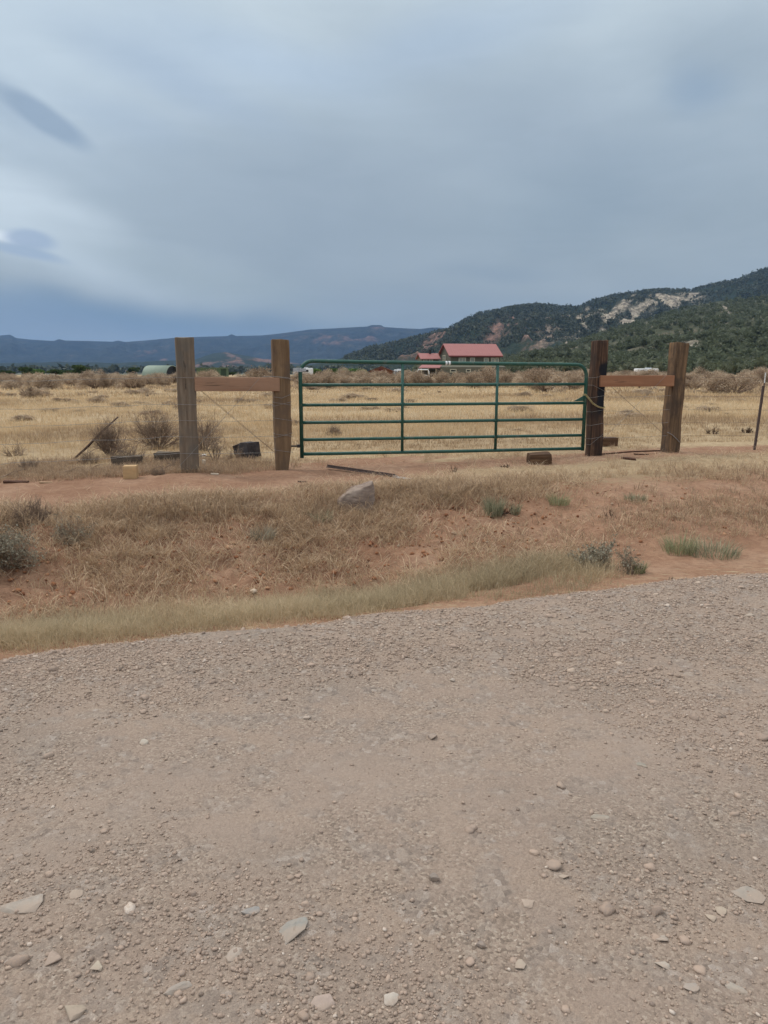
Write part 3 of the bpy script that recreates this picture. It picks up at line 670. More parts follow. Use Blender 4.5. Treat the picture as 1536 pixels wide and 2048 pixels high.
# ------------------------------------------------------------ fence line frame
FA = Vector((.967, .255, 0)); FN = Vector((-.255, .967, 0)); F0 = Vector((-1.12, 10.06, 0)); FROT = math.atan2(.255, .967)
def fl(s, n=0, z=0): v = F0+FA*s+FN*n; return Vector((v.x, v.y, z))
W_LEFT = wood('weathered_tie', (s2l(94, 80, 68), s2l(122, 106, 90), s2l(146, 130, 112), s2l(106, 100, 92)), seed=1)
W_LEFT2 = wood('brown_tie', (s2l(96, 74, 56), s2l(122, 98, 74), s2l(146, 120, 92), s2l(102, 84, 70)), seed=4)
W_TAR = wood('tarred_tie', (s2l(44, 34, 30), s2l(78, 58, 47), s2l(132, 100, 76), s2l(50, 42, 38)), tar=(.95, 1.62), seed=7)
W_RIGHT = wood('creosote_tie', (s2l(68, 54, 44), s2l(108, 86, 66), s2l(152, 120, 88), s2l(72, 60, 52)), seed=12)
W_BEAM = wood('beam_wood', (s2l(146, 112, 90), s2l(166, 130, 106), s2l(180, 146, 120), s2l(156, 124, 102)), scl=(12, 12, .9), bumpd=.0015, axis='X', seed=3)
W_BEAM2 = wood('beam_wood_red', (s2l(144, 100, 74), s2l(160, 114, 86), s2l(174, 128, 98), s2l(150, 108, 82)), scl=(12, 12, .9), bumpd=.0015, axis='X', seed=9)
WIRE = simple('galvanised_wire', (.30, .285, .27, 1), .55, .3, 40, .5)
RUSTW = simple('rusty_wire', (.16, .12, .10, 1), .7, .3, 40, .3)

def post_chop(seed, notch=None, rag=.02):
    rn = random.Random(seed)
    def f(v): pass
    return f

def make_post(parent, s, z0, z1, mat_, size, seed, lean=0, n=0, chopfn=None, label=None):
    h = z1-z0+.25
    me = rough_box((size[0], size[1], h), .013, 12, .013, 6, seed, chop=chopfn); me.materials.append(mat_)
    o = link('wooden_post', me, parent); p = fl(s, n, z0-.25+h/2) - parent.location
    M = Matrix.Rotation(FROT, 4, 'Z').inverted() @ Matrix.Translation(p) 
    o.location = Matrix.Rotation(-FROT, 3, 'Z') @ p; o.rotation_euler = (0, lean, 0)
    # origin at mid height: shift mesh so material height runs from the base
    for v in me.vertices: v.co.z += h/2
    o.location.z -= h/2
    if label: o['label'] = label
    return o
def wrap(mb, s, z0, z1, size, r=.0022, n=0, lean=0):
    hx, hy = size[0]/2+.009, size[1]/2+.009; pts = []
    ring = [(-hx, -hy), (0, -hy-.003), (hx, -hy), (hx, hy), (0, hy+.003), (-hx, hy)]
    for i, (a, b_) in enumerate(ring):
        t_ = (a+hx)/(2*hx); pts.append(Vector((s+a, n+b_, z0+(z1-z0)*t_)))
    mb.tube(pts, r, 5, True)
def sag(a, b, d, k=14, jit=0, rn=None):
    out = []
    for i in range(k+1):
        t_ = i/k; p = Vector(a).lerp(Vector(b), t_); p.z -= d*4*t_*(1-t_)
        if jit and 0 < i < k: p.z += rn.uniform(-jit, jit); p.y += rn.uniform(-jit, jit)
        out.append(p)
    return out
def barbs(mb, pts, rn, every=.13, r=.0012):
    for i in range(len(pts)-1):
        a, b_ = pts[i], pts[i+1]; L = (b_-a).length; k = max(1, int(L/every))
        for j in range(k):
            p = a.lerp(b_, (j+.5)/k); d = Vector((rn.uniform(-.4, .4), rn.uniform(-1, 1), rn.choice((-1, 1)))).normalized()*.013
            mb.tube([p-d, p+d], r, 3)

def strand(parent, name, a, b, d, mat_, rn, r=.0022, barb=True, k=14, jit=.004):
    mb = MB(); pts = sag(a, b, d, k, jit, rn); mb.tube(pts, r, 5)
    if barb: barbs(mb, pts, rn)
    return mb.build(name, mat_, parent)

rn = random.Random(4)
# left H brace
LB = thing('wire_fence', 'wire fence end with two grey brown posts and crossbeam, left of the green gate', 'fence', (0, 0, 0), 0, 'wire fences beside the gate')
LB.location = (F0.x, F0.y, 0); LB.rotation_euler = (0, 0, FROT)
def chopA(v):
    pass
def chopB(v):
    # cut-away lower right corner and dog-eared top
    if v.co.z < -.42 and v.co.x > .03: v.co.x -= .045*min(1, (-.42-v.co.z)/.3)
    pass
    if abs(v.co.z+.15) < .12 and v.co.x > .1: v.co.x += .01
make_post(LB, -1.485, .26, 2.01, W_LEFT, (.23, .19), 1, R(.2), chopfn=chopA)
make_post(LB, -.255, .255, 1.995, W_LEFT2, (.218, .19), 2, R(-.2), chopfn=chopB)
bm_ = rough_box((1.085, .12, .178), .006, 6, .004, 3, 5); bm_.materials.append(W_BEAM)
o = link('crossbeam', bm_, LB, (-.835, -.055, 1.418), (0, R(.4), 0))
hs = [.52, .735, .945, 1.15, 1.49]
for i, z_ in enumerate(hs):
    mb = MB(); wrap(mb, -.255, z_+.03, z_-.01, (.22, .19))
    if i in (1, 3): wrap(mb, -.255, z_-.02, z_+.035, (.22, .19))
    mb.build('wire_wrap', WIRE, LB)
    strand(LB, 'barbed_wire', (-1.39, -.10, z_+.01), (-.38, -.10, z_), .008, WIRE, rn)
    z2 = z_-.12 if i == 0 else z_-.02
    strand(LB, 'barbed_wire', (-1.61, -.10, z_+.02), (-9.5, -.1, z2+.02), .05, WIRE, rn, k=40, jit=.01)
    mb = MB(); mb.tube([(-1.62, -.106, z_+.02), (-1.5, -.112, z_+.015), (-1.38, -.106, z_+.01)], .0022, 5); mb.build('wire_wrap', WIRE, LB)
mb = MB(); a, b_ = Vector((-1.40, -.02, 1.42)), Vector((-.36, -.06, .50)); mb.tube(sag(a, b_, .006), .0018, 5); mb.tube(sag(a+Vector((.01, .012, 0)), b_+Vector((-.01, .01, .01)), -.004), .0018, 5)
mb.build('brace_wire', RUSTW, LB)
mb = MB(); a, b_ = Vector((-.56, -.145, 1.49)), Vector((-1.62, -.105, .37)); mb.tube(sag(a, b_, .005), .0022, 5); mb.build('brace_wire', WIRE, LB)
mb = MB(); mb.tube([(-.52, -.14, 1.515), (-.40, -.16, 1.52), (-.18, -.12, 1.50), (-.12, -.1, 1.47)], .003, 5); mb.tube([(-.155, -.105, 1.28), (-.27, -.115, 1.235), (-.37, -.1, 1.25)], .003, 5); mb.build('wire_end', WIRE, LB)

# right H brace
RB = thing('wire_fence', 'wire fence end with two dark posts and crossbeam, right of the green gate', 'fence', (F0.x, F0.y, 0), FROT, 'wire fences beside the gate')
def chopC(v):
    k_ = math.sin((v.co.z+1)*4.2)*.012; v.co.x += k_
    if v.co.z > .9: v.co.z += .05*v.co.x
def chopD(v):
    pass
    v.co.x += (.012 if v.co.z < -.3 else 0)
make_post(RB, 4.43, .315, 2.03, W_TAR, (.19, .18), 3, R(.5), chopfn=chopC, label='dark post with a blue black tar patch')
make_post(RB, 5.755, .33, 2.01, W_RIGHT, (.215, .19), 4, R(1.6), chopfn=chopD)
bm_ = rough_box((1.25, .11, .165), .006, 6, .003, 3, 6); bm_.materials.append(W_BEAM2)
link('crossbeam', bm_, RB, (5.055, -.072, 1.438), (0, R(-.1), 0))
hs = [.60, .80, 1.0, 1.21, 1.50]
for i, z_ in enumerate(hs):
    mb = MB(); wrap(mb, 4.43, z_-.012, z_+.02, (.20, .185))
    if i == 0: wrap(mb, 4.43, z_-.1, z_+.06, (.20, .185))
    if i == 3: wrap(mb, 4.43, z_+.17, z_+.07, (.20, .185))
    mb.build('wire_wrap', WIRE, RB)
    strand(RB, 'barbed_wire', (4.53, -.095, z_), (5.65, -.095, z_+.01), .012, WIRE if i < 4 else RUSTW, rn, r=.0018)
    strand(RB, 'barbed_wire', (5.86, -.10, z_), (13.5, -.1, z_-.03), .03, RUSTW, rn, r=.0018, k=30, jit=.006)
mb = MB(); a, b_ = Vector((4.62, .0, 1.40)), Vector((5.66, -.05, .60)); mb.tube(sag(a, b_, .004), .0016, 5); mb.tube(sag(a+Vector((.01, .01, 0)), b_+Vector((-.01, .01, 0)), -.005), .0016, 5); mb.build('brace_wire', RUSTW, RB)
mb = MB(); a, b_ = Vector((5.5, -.15, 1.51)), Vector((4.53, -.1, .58)); mb.tube(sag(a, b_, .004), .002, 5); mb.build('brace_wire', WIRE, RB)
mb = MB(); mb.tube([(5.64, -.103, .66), (5.72, -.108, .62), (5.81, -.106, .55), (5.872, -.095, .50)], .006, 5); mb.build('wire_wrap', WIRE, RB)

# ------------------------------------------------------------ gate
GREEN, gg, b = newmat('green_paint', .42, .5)
v = gg.obj(); gg.put(b.inputs['Base Color'], gg.mix(gg.rng(gg.noise(v, 14, 5, .7), .52, .72, 0, .7), gg.mix(gg.noise(v, 3, 3), (.012, .07, .052, 1), (.02, .10, .072, 1)), (.12, .125, .10, 1)))
gg.put(b.inputs['Roughness'], gg.rng(gg.noise(v, 30, 4), .3, .7, .35, .6))
GALV = simple('galvanised_band', (.55, .56, .57, 1), .38, .15, 60, .8)
WHITE = simple('white_label', (.78, .78, .77, 1), .6, .05, 20)
STEEL = simple('dark_steel', (.06, .055, .055, 1), .5, .3, 40, .7)
GT = thing('farm_gate', 'green tubular steel farm gate with six rails, closed between the wooden posts', 'gate', (F0.x, F0.y, 0), FROT)
zt = lambda s: 1.718-.0095*s
zb = lambda s: .473-.0085*s
L = 4.26; rc = .17; pts = [(0, 0, .42)]
for k in range(0, 9):
    a = math.pi/2*k/8; pts.append((rc-rc*math.cos(a), 0, zt(0)-rc+rc*math.sin(a)))
for k in range(1, 12): pts.append((rc+(L-2*rc)*k/12, 0, zt(rc+(L-2*rc)*k/12)-.004*math.sin(math.pi*k/12)))
for k in range(0, 9):
    a = math.pi/2*k/8; pts.append((L-rc+rc*math.sin(a), 0, zt(L)-rc+rc*math.cos(a)))
pts.append((L, 0, .405))
MB().tube(pts, .0265, 14).build('frame', GREEN, GT, smooth=True)
MB().tube([(.02, 0, zb(0)), (L/2, 0, zb(L/2)-.004), (L-.02, 0, zb(L))], .0235, 12).build('rail', GREEN, GT, True)
lv = [P(700, y_, 10.3).z for y_ in (769.5, 809, 843.5, 877)]
rv = [P(1100, y_, 11.0).z for y_ in (768.5, 806.5, 839.5, 871.5)]
for a, c in zip(lv, rv):
    f = lambda s: a+(c-a)*(s-.66)/(3.7-.66)
    MB().tube([(.02, 0, f(0)), (L*.33, 0, f(L*.33)-.002), (L*.66, 0, f(L*.66)), (L-.02, 0, f(L))], .0215, 12).build('rail', GREEN, GT, True)
for s_p in (1.42, 2.835):
    mb = MB(); top = zt(s_p)-.026; mb.tube([(s_p, -.012, top), (s_p, -.012, zb(s_p)+.02)], .021, 12)
    for a, c in zip(lv, rv): zz = a+(c-a)*(s_p-.66)/(3.7-.66); mb.tube([(s_p-.035, -.004, zz), (s_p+.035, -.004, zz)], .0255, 10)
    mb.build('upright_stay', GREEN, GT, True)
mb = MB(); mb.tube([(.0, 0, 1.575), (.0, 0, 1.63)], .0305, 12); mb.box((-.06, -.02, 1.603), (.08, .01, .045)); mb.box((.05, -.012, 1.603), (.05, .03, .04)); mb.tube([(.02, -.04, 1.6), (.02, .03, 1.6)], .011, 6)
mb.build('hinge_band', GALV, GT)
MB().tube([(-.16, 0, 1.603), (-.07, -.01, 1.603)], .01, 8).build('hinge_pin', STEEL, GT)
mb = MB(); mb.tube([(-.16, 0, .585), (-.02, 0, .585)], .011, 8); mb.box((-.045, 0, .585), (.035, .035, .04)); mb.build('hinge_pin', STEEL, GT)
mb = MB()
for ds in (0, .045): mb.tube([(2.045+ds, 0, zt(2.05)-.004), (2.073+ds, 0, zt(2.07)-.004)], .0295, 12)
mb.build('sticker', WHITE, GT)
zl = rv[1]+.005
bmx = bmesh.new(); vs_ = [bmx.verts.new((x, y, z)) for y in (-.006, .006) for x, z in ((L-.19, zl+.02), (L-.03, zl+.02), (L-.03, zl+.10))]
bmx.faces.new(vs_[:3]); bmx.faces.new(vs_[3:][::-1])
for i in range(3): bmx.faces.new((vs_[i], vs_[3+i], vs_[3+(i+1) % 3], vs_[(i+1) % 3]))
bmesh.ops.recalc_face_normals(bmx, faces=bmx.faces); me = bpy.data.meshes.new('latch_plate'); bmx.to_mesh(me); bmx.free(); me.materials.append(GREEN); link('latch_plate', me, GT)

# chain from the latch round the tarred post
YEL = simple('yellow_chain', (.50, .42, .22, 1), .5, .35, 50, .35)
ch = thing('chain', 'yellowish steel chain holding the green gate to the tarred post', 'chain', (F0.x, F0.y, 0), FROT)
cp = [Vector(p) for p in ((L-.06, -.05, 1.235), (L-.05, -.085, 1.25), (L+.0, -.10, 1.19), (L+.06, -.112, 1.12), (L+.13, -.12, 1.075), (L+.18, -.118, 1.055), (L+.24, -.114, 1.045), (L+.278, -.104, 1.05), (L+.288, -.05, 1.06), (L+.285, .05, 1.08), (L+.275, .1, 1.1), (L+.2, .115, 1.13), (L+.1, .11, 1.17), (L+.03, .06, 1.21), (L-.03, .035, 1.235))]
def resample(pts, step):
    out = [pts[0].copy()]; acc = 0; i = 0; cur = pts[0].copy()
    while i < len(pts)-1:
        d = (pts[i+1]-cur).length
        if acc+d >= step: cur = cur.lerp(pts[i+1], (step-acc)/d); out.append(cur.copy()); acc = 0
        else: acc += d; cur = pts[i+1].copy(); i += 1
    return out
mb = MB(); cps = resample(cp, .024)
for i in range(len(cps)-1):
    a, b_ = cps[i], cps[i+1]; m_ = (a+b_)/2; d = (b_-a).normalized(); up = Vector((0, 1, 0)) if abs(d.y) < .8 else Vector((1, 0, 0))
    s = d.cross(up).normalized(); t_ = d.cross(s); w1 = s if i % 2 else t_; w1 = (w1*.8+(t_ if i % 2 else s)*.6).normalized()
    mb.tube([m_+d*(.0185*math.cos(x))+w1*(.0105*math.sin(x)) for x in [2*math.pi*j/10 for j in range(10)]], .0038, 5, True)
mb.build('links', YEL, ch, True)

# steel fence post at the right edge and another far off
def t_post(name, loc, h, label, mat_, lean=(0, 0), tip=None):
    t = thing(name, label, 'post', loc, FROT); t.rotation_euler = (lean[0], lean[1], FROT)
    mb = MB(); mb.box((0, 0, h/2-.15), (.038, .006, h+.3)); mb.box((0, .019, h/2-.15), (.006, .032, h+.3))
    for k in range(int(h/.055)): mb.box((0, -.0055, .06+k*.055), (.014, .006, .016))
    mb.build('stake', mat_, t)
    if tip: MB().box((0, 0, h-tip/2), (.042, .012, tip)).build('painted_tip', WHITE, t)
    return t
RUST = simple('rusty_steel', s2l(92, 78, 74), .7, .3, 30, .2)
p = P(1509, 905, 11.9); t_post('steel_fence_post', (p.x, p.y, hz(p.x, p.y)), 1.02, 'thin rusty steel stake leaning right at the right edge of the dry field', RUST, (0, R(3.2)))
p = P(1526, 790, 26); t_post('steel_fence_post', (p.x, p.y, hz(p.x, p.y)), 1.15, 'far pale tipped steel stake standing in the dry field behind the thin rusty stake', RUST, (0, R(1)), .35)

# ------------------------------------------------------------ things lying round the gate
T_BLOCK = wood('pale_cut_wood', (s2l(176, 142, 102), s2l(196, 162, 120), s2l(208, 178, 138), s2l(186, 154, 114)), scl=(16, 16, 1.5), bumpd=.001, axis='X', seed=20)
D_BLOCK = wood('dark_old_tie', (s2l(64, 55, 47), s2l(96, 83, 71), s2l(130, 115, 98), s2l(86, 77, 70)), scl=(18, 18, 1.5), axis='X', seed=22)
B_BLOCK = wood('black_old_tie', (s2l(44, 40, 42), s2l(66, 60, 60), s2l(92, 84, 80), s2l(56, 52, 54)), scl=(18, 18, 1.5), axis='X', seed=25)
R_BLOCK = wood('brown_old_tie', (s2l(66, 48, 34), s2l(92, 68, 50), s2l(134, 104, 78), s2l(80, 60, 48)), scl=(18, 18, 1.5), axis='X', seed=28)
def block(name, label, cat, px, py, size, rz, mat_, seed, amp=.006, tilt=(0, 0), chop=None, group=None, sink=.0, bevel=.008):
    p = gnd(px, py); me = rough_box(size, bevel, 4, amp, 6, seed, chop=chop); me.materials.append(mat_)
    o = link(name, me, None, (p.x, p.y+size[1]*.4, p.z+size[2]/2-sink), (tilt[0], tilt[1], rz)); tag(o, label, cat, group); return o
block('wood_block', 'pale freshly cut square block of wood standing on the red dirt', 'wood block', 259, 958, (.165, .15, .165), R(8), T_BLOCK, 31, .002, bevel=.006)
block('wood_block', 'dark weathered tie offcut lying in the grass just behind the pale cut block', 'wood block', 252, 934, (.40, .17, .15), R(6), D_BLOCK, 32, .024)
block('wood_block', 'grey brown tie offcut lying against the far left post', 'wood block', 338, 925, (.42, .18, .15), R(-3), D_BLOCK, 33, .024)
def chopE(v):
    if v.co.x < -.02: v.co.z -= max(0, (-.02-v.co.x))*.25*(1 if v.co.z > 0 else 0); v.co.y += .02*math.sin(v.co.z*60)
block('wood_block', 'blackened split tie end lying behind the crossbeam between the two left posts', 'wood block', 492, 917, (.5, .22, .25), R(-52), B_BLOCK, 34, .02, (R(4), R(-5)), chopE)
block('wood_block', 'short dark brown block with rough top in front of the gate, near its right end', 'wood block', 1080, 929, (.30, .2, .165), R(6), R_BLOCK, 35, .018, (R(3), R(-3)), sink=.01)
block('wood_block', 'flat topped brown tie offcut lying behind the tarred post', 'wood block', 1208, 893, (.46, .2, .15), R(4), R_BLOCK, 36, .008)
CHIP = simple('wood_chip', s2l(176, 146, 116), .9, .15, 20); BARK = simple('bark', s2l(84, 58, 46), .95, .3, 20, bump=.004)
PALE = simple('pale_chip', s2l(208, 190, 168), .9, .1, 20)
def chip(label, px, py, size, rz, mat_, seed, cat='wood chip', name='wood_chip', group='wood scraps on the dirt'):
    block(name, label, cat, px, py, size, rz, mat_, seed, size[1]*.18, (R(3), R(4)), None, group, 0, min(size)*.15)
chip('narrow pale stick on the dirt left of the pale cut block', 91, 967, (.155, .03, .02), R(14), CHIP, 41)
chip('flat dark piece of bark on the dirt at the left edge', 30, 966, (.28, .07, .03), R(16), BARK, 42)
chip('pale chip leaning at the foot of the far left post', 408, 932, (.05, .03, .09), R(-20), PALE, 43)
chip('pale narrow chip just right of the foot of the far left post', 415, 941, (.10, .035, .02), R(25), PALE, 44)
chip('small pale chip on the dirt between the two left posts', 433, 938, (.06, .02, .012), R(0), PALE, 45)
chip('small flat pale chip, nearest the road between the left posts', 429, 950, (.10, .03, .016), R(5), PALE, 46)
chip('small pale chip just left of the left gate post', 461, 943, (.09, .03, .012), R(-15), CHIP, 47)
chip('dark brown flake of bark on the dirt right of the tarred post', 1258, 920, (.2, .08, .03), R(-12), BARK, 48)
chip('thin reddish chip behind the dark flake, between the right posts', 1283, 910, (.22, .05, .018), R(4), BARK, 49)
chip('small dark flake on the dirt in front of the left gate post', 604, 965, (.11, .04, .014), R(10), BARK, 50)
WP = simple('white_paper', (.8, .8, .8, 1), .8, .05, 10)
o = link('litter', ico(2) and npmesh('litter', ico(2)[0]*np.array([.045, .03, .03])*(1+np.random.default_rng(2).normal(0, .12, (len(ico(2)[0]), 1))), [ico(2)[1]], WP), None, gnd(408, 914)+Vector((0, 0, .015))); tag(o, 'crumpled white scrap of litter beside the far left post', 'litter')

# steel stake lying in front of the gate
a, b_ = gnd(655, 938), gnd(790, 955); d = b_-a; L2 = d.length
ST = thing('steel_stake', 'dark steel stake lying on the dirt in front of the gate with pale flat end', 'stake', a+Vector((0, 0, .03)), math.atan2(d.y, d.x))
mb = MB(); mb.box((L2/2, 0, 0), (L2, .045, .010)); mb.box((L2/2, 0, .018), (L2, .008, .03)); mb.build('bar', RUST, ST)
mb = MB(); mb.box((L2+.13, 0, -.004), (.27, .11, .006)); mb.box((L2+.0, 0, .008), (.05, .05, .008)); mb.build('anchor_plate', simple('pale_steel', s2l(170, 158, 150), .5, .1, 20, .3), ST)
# thin pole on the ground between the right posts
a, b_ = gnd(1202, 911)+Vector((0, 0, .02)), gnd(1322, 905)+Vector((0, 0, .03)); mb = MB(); mb.tube([a, (a+b_)/2+Vector((0, 0, .01)), b_], .013, 6); tag(mb.build('stick', BARK), 'thin dark stick lying on the ground between the two right posts', 'stick')
# boulder
STN, gg, b = newmat('boulder_stone', .9, .2); v = gg.obj()
gg.put(b.inputs['Base Color'], gg.ramp(gg.noise(gg.scale(v, (4, 4, 16), rot=(0, R(-22), 0)), 1.4, 6, .65), [(.3, s2l(112, 94, 84)), (.5, s2l(142, 124, 112)), (.72, s2l(170, 152, 138))])); gg.put(b.inputs['Normal'], gg.bump(gg.noise(v, 24, 6, .7), .8, .008))
BOULDER = (708, 1022)
bm = bmesh.new()
for c_ in ((-.22, -.12, -.08), (.17, -.15, -.08), (.2, .14, -.08), (-.2, .16, -.08), (-.20, -.09, .05), (.13, -.12, .20), (.205, -.03, .235), (.19, .12, .19), (-.16, .13, .07), (-.02, .15, .16), (.0, -.13, .10), (.22, -.06, .08), (-.1, -.11, .13)): bm.verts.new(c_)
bmesh.ops.convex_hull(bm, input=bm.verts[:]); bmesh.ops.bevel(bm, geom=bm.edges[:], offset=.014, segments=2, affect='EDGES', profile=.5, clamp_overlap=True)
bmesh.ops.triangulate(bm, faces=bm.faces[:]); bmesh.ops.subdivide_edges(bm, edges=bm.edges[:], cuts=3, use_grid_fill=True)
from mathutils import noise as mnz
for v in bm.verts: v.co.z *= 1.2
for v in bm.verts: v.co += mnz.noise_vector(v.co*7)*.014+mnz.noise_vector(v.co*26)*.009
me = bpy.data.meshes.new('boulder'); bm.to_mesh(me); bm.free(); me.materials.append(STN); me.polygons.foreach_set('use_smooth', [True]*len(me.polygons)); me.set_sharp_from_angle(angle=R(35))
p = gnd(*BOULDER); o = link('boulder', me, None, (p.x, p.y+.13, p.z+.03), (0, 0, R(8))); tag(o, 'pinkish grey slanted boulder half buried at the top of the bank', 'boulder')

# ------------------------------------------------------------ twigs and shrubs
TW = simple('dead_twig', s2l(134, 114, 98), .95, .25, 8); TW2 = simple('grey_twig', s2l(146, 126, 108), .95, .25, 8)
TD = simple('dark_twig', s2l(74, 56, 46), .95, .25, 8)
def twiggy(seed, h, spread, stems, depth=4, r0=.010, up=.65, split=3, wig=.35):
    rn = random.Random(seed); A = []; B = []; RA = []; RB_ = []
    def grow(p, d, L, r, lev):
        k = 2
        for i in range(k):
            d2 = (d+Vector((rn.gauss(0, wig), rn.gauss(0, wig), rn.gauss(.05, wig)))*.6).normalized(); q_ = p+d2*L/k; r2 = r*.8
            if q_.z < .005: q_.z = .005
            A.append(p[:]); B.append(q_[:]); RA.append(r); RB_.append(r2); p, d, r = q_, d2, r2
            if lev > 0:
                for j in range(rn.randint(1, split)):
                    dd = (d+Vector((rn.gauss(0, .7), rn.gauss(0, .7), rn.gauss(.1, .55)))).normalized(); grow(p, dd, L*rn.uniform(.5, .8), r*.7, lev-1)
    for i in range(stems):
        a = rn.uniform(0, 2*math.pi); t_ = rn.uniform(.1, 1); d = Vector((math.cos(a)*t_*spread, math.sin(a)*t_*spread*.8, up)).normalized()
        grow(Vector((math.cos(a)*.04*t_, math.sin(a)*.04*t_, -.02)), d, h*rn.uniform(.3, .5), r0*rn.uniform(.6, 1), depth-1)
    return tubes(A, B, np.array(RA), np.array(RB_), 3)
def shrub(name, label, px, py, h, spread, stems, seed, mat_, depth=4, r0=.010, cat='shrub', group=None, up=.65, leaves=None, split=3, wig=.35):
    p = gnd(px, py); V, F = twiggy(seed, h, spread, stems, depth, r0, up, split, wig)
    zc = np.percentile(V[:, 2], 99); V = V*np.array([1, 1, h/zc])
    if leaves:
        t = thing(name, label, cat, p, 0, group); link('stems', npmesh('stems', V, [F], mat_), t)
        rg_ = np.random.default_rng(seed); k_ = rg_.integers(0, len(V), leaves[0]); cen = V[k_]+rg_.normal(0, .012, (leaves[0], 3)); cen[:, 2] = np.maximum(cen[:, 2], .01)
        Vl, Fl = rand_tris(rg_, cen, leaves[1], True); link('foliage', npmesh('foliage', Vl, [Fl], leaves[2], {'rnd': np.repeat(rg_.random(len(cen)), 4)}), t); return t
    o = link(name, npmesh(name, V, [F], mat_), None, p); tag(o, label, cat, group); return o
shrub('dead_shrub', 'leafless brown shrub left of the far left post with a slanted branch over it', 222, 912, .62, 1.1, 32, 3, TW, 4, .010, up=.9)
shrub('dead_shrub', 'wide twiggy brown shrub right behind the far left post', 318, 897, .75, 1.6, 44, 5, TW, 4, .009, up=.85)
shrub('dead_shrub', 'twiggy brown shrub showing just right of the far left post', 408, 902, .62, 1.0, 30, 6, TW, 4, .008, up=.8)
shrub('dead_shrub', 'small bare twisted bush standing between the two left posts', 432, 925, .45, .7, 4, 9, TW2, 4, .012, up=.9)
shrub('dead_shrub', 'low grey brown shrub in the field behind the left part of the gate', 668, 871, .26, 1.3, 34, 12, TW2, 3, .008, up=.5)
shrub('dead_shrub', 'tangled grey twigs beside the dark offcut under the slanted branch', 262, 930, .34, 1.1, 26, 14, TW2, 3, .008, up=.5)
shrub('dead_shrub', 'low dark dead twigs in the field at the left edge', 30, 912, .25, 1.8, 16, 15, TW2, 3, .007, up=.4)
shrub('dead_shrub', 'flattened reddish twigs lying in the field right of the right posts', 1424, 868, .17, 1.6, 12, 16, TD, 3, .008, up=.3)
shrub('dead_shrub', 'flat dark twigs in the field behind the thin rusty stake', 1492, 866, .13, 1.8, 12, 17, TD, 3, .008, up=.25)
shrub('twig_pile', 'pile of dark red brown twigs on top of the bank near the left edge', 62, 1050, .24, 2.0, 54, 21, TW, 3, .007, up=.35, cat='twig pile')
shrub('fallen_twigs', 'small heap of dark fallen twigs right of the lying steel stake', 905, 945, .09, 2.2, 6, 22, TD, 3, .006, up=.15, cat='twigs', group=None)
shrub('fallen_twigs', 'thin grey twigs at the crest of the bank right of the boulder', 1000, 1030, .14, 1.8, 5, 23, TD, 3, .005, up=.3, cat='twigs')
shrub('fallen_twigs', 'dark twigs on the dirt left of the short dark brown block', 1010, 935, .05, 2.5, 9, 124, TD, 3, .005, up=.1, cat='twigs')
shrub('fallen_twigs', 'little tuft of dark twigs alone on the bare orange dirt', 1222, 1036, .09, 1.6, 5, 25, TD, 3, .004, up=.4, cat='twigs')
shrub('fallen_twigs', 'small grey twigs lying on the edge of the gravel road', 1335, 1160, .04, 2.5, 6, 26, TW2, 3, .004, up=.15, cat='twigs')
shrub('twig_pile', 'grey brush tangle at the foot of the slanted branch', 180, 928, .22, 1.8, 44, 61, TW2, 3, .006, up=.4, cat='twig pile')
shrub('twig_pile', 'low tangle of dead twigs right of the pale cut block', 318, 950, .10, 3.0, 34, 62, TW2, 3, .006, up=.2, cat='twig pile')
shrub('twig_pile', 'grey twig tangle at the base of the far left post', 352, 934, .14, 1.9, 30, 63, TW2, 3, .005, up=.3, cat='twig pile')
shrub('twig_pile', 'flat grey brush at the left edge behind the flake of bark', 60, 940, .18, 2.2, 44, 64, TW2, 3, .006, up=.3, cat='twig pile')
shrub('twig_pile', 'thin grey brush beside the blackened split tie end', 470, 918, .2, 1.8, 22, 65, TW2, 3, .005, up=.4, cat='twig pile')
for (x0, y0, x1, y1, rr_t, lb_) in ((275, 950, 345, 940, .017, 'grey dead limb lying on the ground right of the pale cut block'), (95, 952, 215, 938, .013, 'long dead limb lying on the ground left of the pale cut block'), (0, 958, 36, 950, .012, 'dead limb lying at the left edge of the dirt')):
    a, b_ = gnd(x0, y0), gnd(x1, y1); mb = MB(); mb.tube([a+Vector((0, 0, .012)), a.lerp(b_, .3)+Vector((0, .04, .03)), a.lerp(b_, .65)+Vector((0, -.02, .02)), b_+Vector((0, 0, .03))], [rr_t*.6, rr_t, rr_t, rr_t*.5], 6)
    for k_t in (.35, .7): c_t = a.lerp(b_, k_t)+Vector((0, 0, .025)); mb.tube([c_t, c_t+Vector((.08, .05, .05)), c_t+Vector((.17, .06, .06))], [rr_t*.6, rr_t*.4, rr_t*.2], 5)
    tag(mb.build('fallen_limb', TW2, None, True), lb_, 'limb')
a, b_ = gnd(148, 918), gnd(222, 905); top = P(236, 834, b_.y-.1); mb = MB(); mb.tube([a+Vector((0, 0, 0)), a.lerp(top, .3)+Vector((0, 0, -.01)), a.lerp(top, .6)+Vector((0, 0, .012)), top], [.016, .02, .018, .012], 7); tag(mb.build('branch', TD, None, True), 'long dark bare branch leaning diagonally on the leafless shrub', 'branch')

